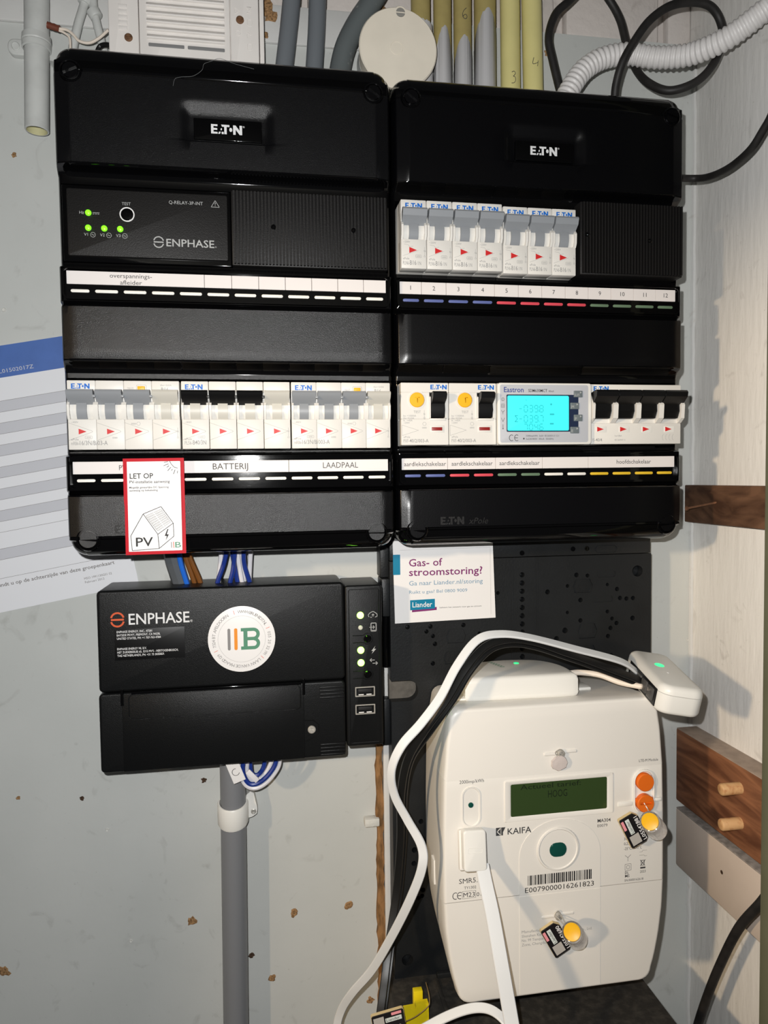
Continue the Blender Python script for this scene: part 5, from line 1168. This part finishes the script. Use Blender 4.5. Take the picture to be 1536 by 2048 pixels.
for k, (off, lb) in enumerate(((0, 'black flat cable directly beneath the arching white flat cable'), (3.4, 'second black flat cable under the arch, nearer the meter top'))):
    nr = [(0, -.6, .8)]*3+[(-.1, -.5, .85), (-.3, -.6, .7), (-.6, -.6, .4)]+[(-.7, -.7, .1)]*3+[(-.3, -1, 0)]*9
    base = [(286, -92, -154), (252.3, -88, -140.3), (224.1, -92, -128.9), (198.7, -96, -119.2), (179.7, -99, -115.9), (163.2, -101, -119.8), (148.2, -104, -133.8), (136.0, -104, -152.7), (121.4, -100, -174.0), (113.1, -80, -201.6), (112.2, -58, -236.1), (114.0, -44, -276.9), (111.2, -40, -317.4), (103.2, -50, -352.9), (97.2, -62, -374.4), (91.2, -72, -399.9), (85.8, -74, -449.5), (82.0, -76, -521.7)]
    b = MB(); b.ribbon([tuple(Vector(p)-Vector(q).normalized()*off+Vector((off*.5, 0, -off*.25))) for p, q in zip(base, nr)], 6.0, 2.6, nr); b.build('power_cable', 'cable', label=lb, cat='cable')
b = MB(); b.tube([(237.7, -66, -151.5), (246.3, -68, -150.7), (259.1, -74, -151.7), (271.7, -84, -155.6), (289.5, -102, -156)], 2.1, 10, 6); b.build('link_cable', 'wire_c', label='short cream cable linking the two white adapters', cat='cable')
b = MB(); b.ribbon([(283, -100, -159), (284.8, -92, -163.6), (301.2, -70, -173.5), (303, -50, -175), (303, -34, -205)], 5.0, 2.2, (.5, -.8, .3)); b.build('side_cable', 'wire_w', label='white flat cable dropping behind the tilted adapter', cat='cable')

# ------------------------------------------------------------------ adapter on the meter and tilted module
t = thing('meter_adapter', (196, -62, -161.5), 'flat white adapter with a green lamp lying on the meter top', 'adapter')
outl = catmull([(157.5, -84.5, 0), (195, -86.5, 0), (232, -87.5, 0), (236, -83, 0), (235, -62, 0), (225, -45, 0), (205, -38, 0), (182, -38.5, 0), (166, -45, 0), (157, -62, 0), (155.6, -80, 0)], 5, True)
b = MB(); rs = []; zb0, zt0 = -162.2, -145.6
for z, i in ((zb0, 1.4), (zb0+1.0, .4), (zb0+3, 0), (zt0-4, 0.1), (zt0-1.6, .7), (zt0-.5, 1.9), (zt0, 3.6)):
    rs.append([(196+(p.x-196)*(1-i/40), -62+(p.y+62)*(1-i/25), z) for p in outl])
b.rings(rs); bd = b.build('body', 'white', t, sharp=50)
b = MB(); rs = [[(196+(p.x-196)*1.004, -62+(p.y+62)*1.006, z) for p in outl] for z in (-158.6, -158.2)]; b.rings(rs, False, False); b.build('seam', 'white', bd)
mxT = Matrix.Translation((0, 0, zt0+.05)) @ Matrix.Rotation(math.radians(-90), 4, 'X')     # print lying on top: local z -> back
b = MB(); mt_ = Matrix.Translation((187, -52, zt0+.07)) @ Matrix.Rotation(math.radians(-72), 4, 'Z') @ Matrix.Rotation(math.radians(-90), 4, 'X')
[b.path(rr(-9+3*i_, -6.7+3*i_, -1.2, 1.6, .6), .5, 0, True, mt_) for i_ in range(6)]; b.build('top_lettering', 's_green', bd)
b = MB(); c = (203.0, -51.0); b.lathe([(2.0, -.2), (1.9, .15), (.1, .3)], (c[0], c[1], zt0), 'z', 18); b.build('lamp', 'led3', bd)
b = MB(); b.cyl((233, -66, -152.5), (239.5, -67, -152.5), 3.3, n=18); b.build('cable_collar', 'white', t)
b = MB(); b.box(233, 254, -70, -56, -164.4, -161.4, .6); b.build('mounting_tab', 'white', t); b = MB(); b.box(150, 160, -78, -64, -164.0, -161.4, .6); b.build('mounting_tab', 'white', t)

t = thing('splitter_module', (298.7, -90.9, -165), 'tilted white module with a green lamp hanging at the meter corner', 'adapter')
mm = Matrix.Translation((298.9, -90.9, -153.7)) @ Matrix.Rotation(-.172, 4, 'Z') @ Matrix.Rotation(.117, 4, 'X') @ Matrix.Rotation(.164, 4, 'Y')
def rrxy(w_, l_, r, i): return rr(-w_/2+i, w_/2-i, -l_/2+i, l_/2-i, max(r-i, .4), 6)
for nm, prf, mt in (('lower_shell', ((-10.5, 2.2), (-9.6, .8), (-7.8, .1), (3.2, 0)), 'white'), ('upper_shell', ((3.5, 0), (5.5, .15), (7.6, 1.0), (8.9, 2.6), (9.4, 4.6)), 'white')):
    b = MB(); rs = []
    for z, i in prf: rs.append([(x, yy, z) for x, yy in rrxy(31.5, 74, 9, i)])
    b.rings(rs, mx=mm); sh = b.build(nm, mt, t, sharp=50)
b = MB(); b.box(-16.1, -13, -30, 24, -8.4, 4.2, .5, 2, mm); cs = b.build('connector_side', 'tblack', t)
for yy in (-22, -10, 2, 14):
    b = MB(); b.box(-17.4, -15, yy-4.6, yy+4.6, -6.2, 2.4, .5, 2, mm); b.build('socket', 'clear', cs)
b = MB(); b.lathe([(3.4, 0), (3.2, .25), (.1, .3)], (-2.0, 6, 9.4), 'z', 24, mm); b.build('lamp', 'led3', sh)
b = MB(); b.lathe([(.9, 0), (.8, .2), (.1, .25)], (-1.0, -8, 9.4), 'z', 12, mm); b.build('reset_pin', 'wprint', sh)

# ------------------------------------------------------------------ paper sheet on the wall
t = thing('circuit_chart', (-130, -1, -100), 'tilted paper circuit chart with a blue header tucked behind the left cabinet', 'paper sheet')
mx = Matrix.Translation((-76.3, -.6, -82.4)) @ Matrix.Rotation(math.radians(-10.2), 4, 'Y')
b = MB(); b.box(-200, 0, -.2, .3, 0, 190, mx=mx); sh = b.build('sheet', 'paper', t); y = -.26
b = MB(); b.flat([(-200, 167.4), (0, 167.4), (0, 190.05), (-200, 190.05)], y, mx); b.build('header_band', 'paper_b', sh)
b = MB(); rows = [39+7.78*k for k in range(13)]
for k in range(0, 12, 2): b.flat([(-200, 190-rows[k+1]), (-2, 190-rows[k+1]), (-2, 190-rows[k]), (-200, 190-rows[k])], y, mx)
b.flat([(-200, 190-152), (-2, 190-152), (-2, 190-144.2), (-200, 190-144.2)], y, mx); b.build('row_bands', 'paper_g', sh)
b = MB()
for r_ in rows+[144.2, 152, 165.5]: b.line((-200, 190-r_), (-2, 190-r_), .22, y-.04, mx)
b.build('rule_lines', 'line', sh)
b = MB(); b.text('Omschrijving', -97.5, 155.2, 3.9, y-.04, w=23.0, mx=mx); b.build('heading', mat('chart_blue_ink', (70, 84, 130), .6), sh)
b = MB(); b.text('IL01502017Z', -64.6, 170.6, 2.7, y-.04, w=25, mx=mx); b.build('header_code', 'paper_g', sh)
b = MB(); b.text('Testinstructies vindt u op de achterzijde van deze groepenkaart', -125, 18.6, 2.6, y-.04, w=111, bold=True, mx=mx); b.text('MSO 1991130G01 02', -37.5, 11.4, 1.6, y-.04, w=20, mx=mx); b.text('Februari 2012', -37.5, 8.6, 1.6, y-.04, w=14, mx=mx); b.build('footer_text', 'line', sh)

# ------------------------------------------------------------------ things above the cabinets
t = thing('wall_conduit', (-132, -15, 240), 'white painted open-ended conduit pipe in the corner beside the left cabinet', 'pipe')
top = Vector((-130.7, -15, 344.3)); bot = Vector((-133.8, -15, 241.5)); d = (bot-top).normalized(); a_ = Vector((1, 0, 0)); a_ = (a_-d*a_.dot(d)).normalized(); c_ = d.cross(a_); n = 32
def rg(p, r): return [tuple(p+a_*(r*math.cos(2*math.pi*k/n))+c_*(r*math.sin(2*math.pi*k/n))) for k in range(n)]
b = MB(); b.rings([rg(top, 8.2), rg(bot-d*.4, 8.0), rg(bot, 7.7), rg(bot, 6.9)], True, False); b.build('tube', 'pvc', t)
b = MB(); b.rings([rg(bot, 6.9), rg(bot-d*40, 6.9)], False, True); b.build('bore', 'pvc_in', t)
t = thing('conduit_clip', (-132, 0, 295), 'white painted clip holding the open-ended conduit', 'pipe clip')
k0 = (-132.1, -15, 301.6); b = MB(); pz = Vector((k0[0], -15, k0[2])); b.rings([rg(pz+d*5.0, 8.3), rg(pz+d*4.6, 9.4), rg(pz+d*1.2, 9.6), rg(pz+d*.6, 9.2), rg(pz-d*.2, 9.7), rg(pz-d*4.2, 9.4), rg(pz-d*4.8, 8.3)], False, False); b.build('band', 'pvc', t)
e = (-148.6, -6, 303.4); b = MB(); b.slab(e[0]-5.6, k0[0], e[2]-5.6, e[2]+5.6, 4.8, -.2, -5.5, 1.0); lg = b.build('lug', 'pvc', t)
b = MB(); b.lathe([(3.0, -.2), (3.0, .5), (2.6, .9), (2.3, .3), (.1, .2)], (e[0], -5.5, e[2]), n=20); b.build('screw', 'pvc', lg)
b = MB(); b.prism([(k0[0]+6, k0[2]-8), (k0[0]+17, k0[2]-9), (k0[0]+15, k0[2]-2), (k0[0]+9, k0[2]+3)], -.2, -9); b.build('foot', 'pvc', t)
for nm, p, fit, lb in (('thin_pipe', [(-97.7, -10, 347.3), (-100.8, -10, 333.3), (-105.3, -10, 319.1), (-110.8, -8, 299.1)], [(-98.1, -10, 343.8), (-100.8, -10, 334.0)], 'thin painted pipe leaning left under a wide socket'),
                       ('thin_pipe', [(-95.0, -10, 347.6), (-94.4, -10, 333.9), (-93.0, -10, 323.6), (-88.0, -8, 300.9)], [(-94.9, -10, 329.7), (-92.3, -10, 325.1)], 'thin painted pipe with a collar beside the ribbed white box')):
    th = thing(nm, (p[0][0], -10, 290), lb, 'pipe'); b = MB(); b.tube(p, 3.0, 14, 6); b.build('tube', 'pvc', th)
    f0, f1 = Vector(fit[0]), Vector(fit[1]); b = MB(); b.cyl(f0, f1, 4.8, 4.6, 18, bev=.8); b.build('socket', 'pvc', th)
t = thing('terminal_wires', (-117.8, -22, 308.8), 'cream bell wires ending in a brown terminal', 'wire')
b = MB(); b.tube([(-122.7, -22, 310.4), (-119.8, -22, 309.7), (-114.9, -22, 308.4)], 2.2, 10, 3, rfun=lambda i: 2.3-.25*(i % 2)); b.build('terminal', 'conn', t)
b = MB(); b.tube([(-115.9, -22, 308.6), (-110.0, -22, 308.1), (-105.8, -22, 305.1), (-102.3, -22, 301.4), (-95.7, -22, 300.6), (-89.1, -23, 303.6), (-81.8, -26, 308.2)], 1.0, 8, 6); b.build('long_wire', 'wire_c', t)
b = MB(); b.tube([(-115.9, -22, 307.6), (-111.7, -22, 306.0), (-108.5, -22, 302.9), (-108.1, -22, 295.5)], .8, 8, 6); b.build('short_wire', 'wire_c', t)
wire('bell_cable', [(-90.9, -24, 292.4), (-88.1, -24, 297.7), (-83.7, -26, 298.2), (-79.1, -28, 296.5)], 1.6, 'cable', 'short black cable end peeping out under the ribbed white box', 'cable')

t = thing('bell_box', (-29, 0, 270), 'white ribbed bell transformer box with two rusty screws', 'bell box')
b = MB(); b.slab(-79.2, 21.2, 262, 395, 1.5, -2, -36, 1.2); b.build('body', 'bell', t)
b = MB(); b.box(20.8, 25.0, -2, -24, 262, 395, .6); b.build('side_flange', 'bell', t)
b = MB(); b.slab(-79.2, -59.6, 262, 395, .8, -36, -40, .8); sl = b.build('side_cover', 'bell', t)
b = MB(); b.slab(1.8, 21.2, 262, 395, .8, -36, -40, .8); sr = b.build('side_cover', 'bell', t)
b = MB(); b.slab(-59.2, 1.4, 262, 395, .6, -36, -39.6, .6); gr = b.build('grille_panel', 'bell', t)
for k in range(8):
    z = 296.6+5.25*k
    b = MB(); q = [(-39.4, z), (-41.2, z+.3), (-41.4, z+1.0), (-39.8, z+3.4), (-39.4, z+3.6)]; b.rings([[(-54.2, yy, zz) for yy, zz in q], [(-2.2, yy, zz) for yy, zz in q]]); b.build('louvre', 'bell', gr)
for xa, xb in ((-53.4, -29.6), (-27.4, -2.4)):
    b = MB(); b.slab(xa, xb, 291.8, 294.2, .6, -39, -39.75, .1); b.build('slot_shade', 'bell_g', gr)  # flat grey bar painting in the shade of an open slot
for (x, z), par in (((-66.3, 296.2), sl), ((8.4, 314.3), sr)):
    b = MB(); b.lathe([(2.8, -.3), (2.7, .5), (2.0, .9), (.1, .9)], (x, -40, z), n=18); carve(b, crosscut(x, z, -40.4, -42, 3, .6, False), 'rusty_screw', 'rust', par)
b = MB(); y = -40.0
for x, z, s_ in ((6.6, 320.5, 1), (14.8, 321.5, 2), (15.0, 313.0, 3), (7.0, 305.5, 4), (14.6, 304.5, 1), (14.8, 296.6, 3)):
    if s_ == 1: b.bead([(x-1.6, z-2), (x+1.6, z), (x-1.6, z+2)], .22, y, True)
    if s_ == 2: b.bead([(x-1.6, z-2), (x+1.6, z-2), (x-1.6, z+2), (x+1.6, z+2)], .22, y, True)
    if s_ == 3: b.bead(rr(x-1.6, x+1.6, z-2.2, z+2.2, 1.2), .22, y, True)
    if s_ == 4: b.bead(circ(x, z, 1.8, 14), .22, y, True)
b.build('embossed_symbols', 'bell', sr)
for k in range(5):
    b = MB(); b.box(-72.6, -66.8, -39.8, -40.4, 301+3.6*k, 303.6+3.6*k, .2); b.build('embossed_mark', 'bell', sl)

GC = [('grey_conduit', [(47.0, -12, 363.3), (45.7, -12, 348.9), (43.1, -12, 327.1), (39.6, -12, 301.7), (38.3, -12, 288.9)], 6.6, 'gpvc', 'straight grey conduit nearest the white bell box'),
      ('grey_conduit', [(65.5, -12, 365.1), (64.9, -12, 350.6), (63.8, -12, 328.9), (61.8, -12, 303.4), (60.5, -12, 290.6)], 6.5, 'gpvc', 'straight grey conduit between the bent one and the bell box side'),
      ('grey_conduit', [(115.8, -18, 367.8), (105.7, -18, 350.6), (93.6, -17, 332.8), (84.8, -16, 315.7), (80.6, -15, 299.6), (79.2, -15, 286.8)], 7.9, 'gpvc2', 'bent scuffed grey conduit beside the cream round cover')]
for nm, p, r, mt, lb in GC: b = MB(); b.tube(p, r, 24, 8); b.build(nm, mt, label=lb, cat='conduit', group='grey conduits')

t = thing('junction_cover', (122, -12, 280), 'round cream junction box cover tucked behind the black cabinets', 'junction box')
c = (122.3, -30, 310.7); b = MB(); b.lathe([(27, 0), (27.5, 14), (29, 14.5), (29.2, 17), (28.4, 18.0), (.1, 18.4)], (c[0], -12, c[2]), n=72); cv = b.build('cover', 'cream', t)
b = MB(); b.cyl((c[0], -1, c[2]), (c[0], -13, c[2]), 27.2, n=48); b.build('box', 'pvc', t)
b = MB(); b.bead(circ(c[0]-1.4, c[2]-.6, 4.6, 24), .22, -30.35, True); b.build('moulded_mark', 'cream', cv)
e = (124.1, -30, 335.8); b = MB(); b.lathe([(5.0, -6), (5.0, .2), (4.6, .6), (3.8, .6), (3.7, .1), (.1, .05)], (e[0], -29.4, e[2]), n=26); lg = b.build('screw_lug', 'cream', cv)
b = MB(); b.lathe([(3.5, -.2), (3.4, .7), (.1, .8)], (e[0], -29.5, e[2]), n=20); carve(b, crosscut(e[0], e[2], -29.9, -32, 4, .8, False), 'screw', 'steel', cv)

YC_ = [(143.4, 7.4, 'ypvc_o', ((140.2, -20, 339.4)[2], 2.0, 9.0), None, 'first aged yellow conduit, mostly hidden by the round cream cover', 0),
       (160.4, 6.9, 'ypvc_o', ((159.4, -20, 337.4)[2], 22, 7.2), None, 'aged yellow conduit painted white below, next to the round cream cover edge', 0),
       (176.3, 6.9, 'ypvc_o', ((175.7, -20, 332.2)[2], 16, 7.2), ('6', (174.7, -20, 346.9)), 'aged yellow conduit with handwriting and a painted foot', 0),
       (194.2, 8.4, 'ypvc_o', ((191.6, -20, 352.8)[2], 18, 8.7), None, 'thickest aged yellow conduit painted white high up', 0),
       (214.6, 7.6, 'ypvc', None, ('3', (212.8, -20, 302.5)), 'bright yellow conduit with handwriting next to the thick painted one', .4),
       (232.6, 7.8, 'ypvc', None, ('4', (232.7, -20, 314.6)), 'bright yellow conduit with handwriting next to the looped black cable', 1.6)]
for x, r, mt, paint, num, lb, lean in YC_:
    th = thing('yellow_conduit', (x, -11, 255), lb, 'conduit', 'yellow conduits'); b = MB(); b.cyl((x+lean, -11, 255), (x-lean*1.2, -11, 440), r, n=28); tb = b.build('tube', mt, th)
    if paint:
        zt, drop, rp = paint; n = 40; r0 = []; r1 = []
        jag = [random.uniform(-1.2, 1.2) for _ in range(n)]
        for k in range(n):
            a = 2*math.pi*k/n; off = abs(math.atan2(math.sin(a+math.pi/2), math.cos(a+math.pi/2)))/math.pi*2
            zz = zt-drop*min(1.6, off**1.5*1.5)+jag[k]; r0.append((x+rp*math.cos(a), -11+rp*math.sin(a), 255)); r1.append((x+(rp-.05)*math.cos(a), -11+(rp-.05)*math.sin(a), zz))
        r2 = [(x+r*math.cos(2*math.pi*k/n), -11+r*math.sin(2*math.pi*k/n), r1[k][2]+.5) for k in range(n)]
        b = MB(); b.rings([r0, r1, r2], False, False); b.build('paint_coat', 'ypaint', tb, sharp=60)
    if num:
        s_, p = num; px_, pz_ = x+(lean*.0), p[2]; q = {'6': [(1.4, 4.6), (-.4, 3.0), (-1.6, .4), (-1.2, -2.6), (.6, -3.6), (1.8, -2.0), (1.2, -.4), (-.4, -.6), (-1.4, -1.8)], '3': [(-1.4, 3.8), (.4, 4.6), (1.6, 3.2), (.4, 1.4), (-.2, .8), (1.4, .2), (1.6, -2.4), (.2, -4.2), (-1.6, -4.4)], '4': [(-1.6, 4.0), (-2.4, 0), (-1.2, -.8), (1.6, .6), (1.9, 2.0), (1.7, -.6), (1.3, -2.4)]}[s_]
        pp = [v for v in catmull([(a, c, 0) for a, c in q], 4)]
        b = MB(); b.tube([(px_+v.x, -11-math.sqrt(max(r*r-v.x*v.x, 0))-.02, pz_+v.y) for v in pp], .22, 6, 1); b.build('handwriting', 'ink', tb)

b = MB(); b.tube([(248.3, -30, 285.7), (241.5, -30, 311.2), (238.4, -30, 327.6), (243.6, -30, 344.6), (253.7, -30, 354.8), (266.7, -28, 366.5), (282.0, -26, 369.2), (292.1, -24, 362.0), (300.0, -24, 348.8), (304.5, -26, 329.0), (310.3, -30, 309.1), (314.9, -42, 292.6), (325.5, -52, 283.3), (342.2, -58, 287.3), (355.1, -60, 299.9), (363.1, -60, 318.7), (360.9, -60, 333.0), (351.3, -62, 341.0), (337.2, -62, 342.6), (319.2, -62, 338.1), (304.6, -60, 328.1), (293.9, -58, 314.1), (286.1, -54, 299.6), (284.1, -48, 286.4), (285.0, -44, 275.7)], 3.0, 14, 8)
b.build('looped_cable', 'cable_d', label='black cable coiled in a loop above the right cabinet', cat='cable')
pts = catmull([(248.2, -36, 279.0), (256.2, -36, 292.5), (265.0, -36, 303.1), (278.7, -37, 311.4), (297.5, -40, 314.5), (315.5, -48, 308.9), (332.7, -60, 305.0), (343.7, -74, 304.1), (353.7, -88, 306.5), (369.3, -106, 316.6), (382.1, -116, 327.2)], 40)
acc = [0.0]
for p, q in zip(pts, pts[1:]): acc.append(acc[-1]+(q-p).length)
b = MB(); b.tube(pts, 7.6, 18, 1, rfun=lambda i: 7.6+.5*math.tanh(1.6*math.sin(2*math.pi*acc[i]/3.9))); b.build('flex_conduit', 'flex', label='white corrugated flexible conduit rising to the right wall', cat='conduit')
b = MB(); b.tube([(318, -52, (332.1, -52, 219.2)[2]), (345, -51.2, 219.9), (350, -65.7, 215.8), (352, -86.3, 214.2), (352, -107.9, 216.7), (352, -120.4, 223.6), (352, -129.9, 231.1), (352, -141.2, 249.0)], 2.6, 14, 8); b.build('side_cable', 'cable_d', label='black cable leaving the right cabinet side along the white wall', cat='cable')

# ------------------------------------------------------------------ things on the right wall
t = thing('nailed_block', (375, -50, -45), 'dark weathered wood block with a rusty nail on the white wall', 'wood block')
b = MB(); b.box(371, 380, -130, -1.5, -45.4, -14.2, .8); b.build('block', 'wood_d', t)
b = MB(); b.cyl((372, -46, -27.5), (361, -22, -33), .9, n=8); b.cyl((361, -22, -33), (360.4, -20.8, -33.3), 1.9, n=10); b.build('nail', 'nail', t)
t = thing('shelf_batten', (370, -80, -283), 'thick reddish pine batten with two dowels on the white wall', 'batten')
b = MB(); b.box(360.5, 379.5, -148, -8, -283, -221, 1.2); b.build('board', 'wood', t)
b = MB(); b.box(360.9, 379.5, -147.5, -8.4, -221.3, -220.4, .3); b.build('dusty_top', 'wood_t', t)
for p in ((360.5, -92.4, -237.1), (360.5, -92.9, -263.3)):
    b = MB(); b.cyl((362, p[1], p[2]), (345.0, p[1]+1.0, p[2]-.4), 4.4, n=16, bev=1.2); b.build('dowel', 'dowel', t)
t = thing('painted_batten', (370, -80, -340), 'beige painted batten fixed under the reddish pine one', 'batten')
b = MB(); b.box(360.5, 379.5, -148, -8, -340, -290.0, 1.5); b.build('board', 'beige', t)
b = MB(); b.box(360.8, 379.5, -147.5, -8.5, -290.4, -289.2, .4); b.build('chipped_edge', 'beige_e', t)
b = MB(); b.lathe([(1.6, 0), (1.3, -.1), (.1, -.6)], (0, 0, 0), n=12, mx=Matrix.Translation((360.3, -72, -312)) @ Matrix.Rotation(math.radians(-90), 4, 'Z')); b.build('nail_hole', 'chip_d', t)
b = MB(); b.tube([(345, -154.9, -266.9), (345, -138.5, -294.0), (345, -114.4, -327.8), (345, -93.3, -369.4), (345, -76.5, -408.5), (345, -62.6, -447.3), (345, -49.3, -495.5)], 3.3, 16, 8); b.build('lower_cable', 'cable_d', label='thick black cable falling in front of the beige batten', cat='cable')
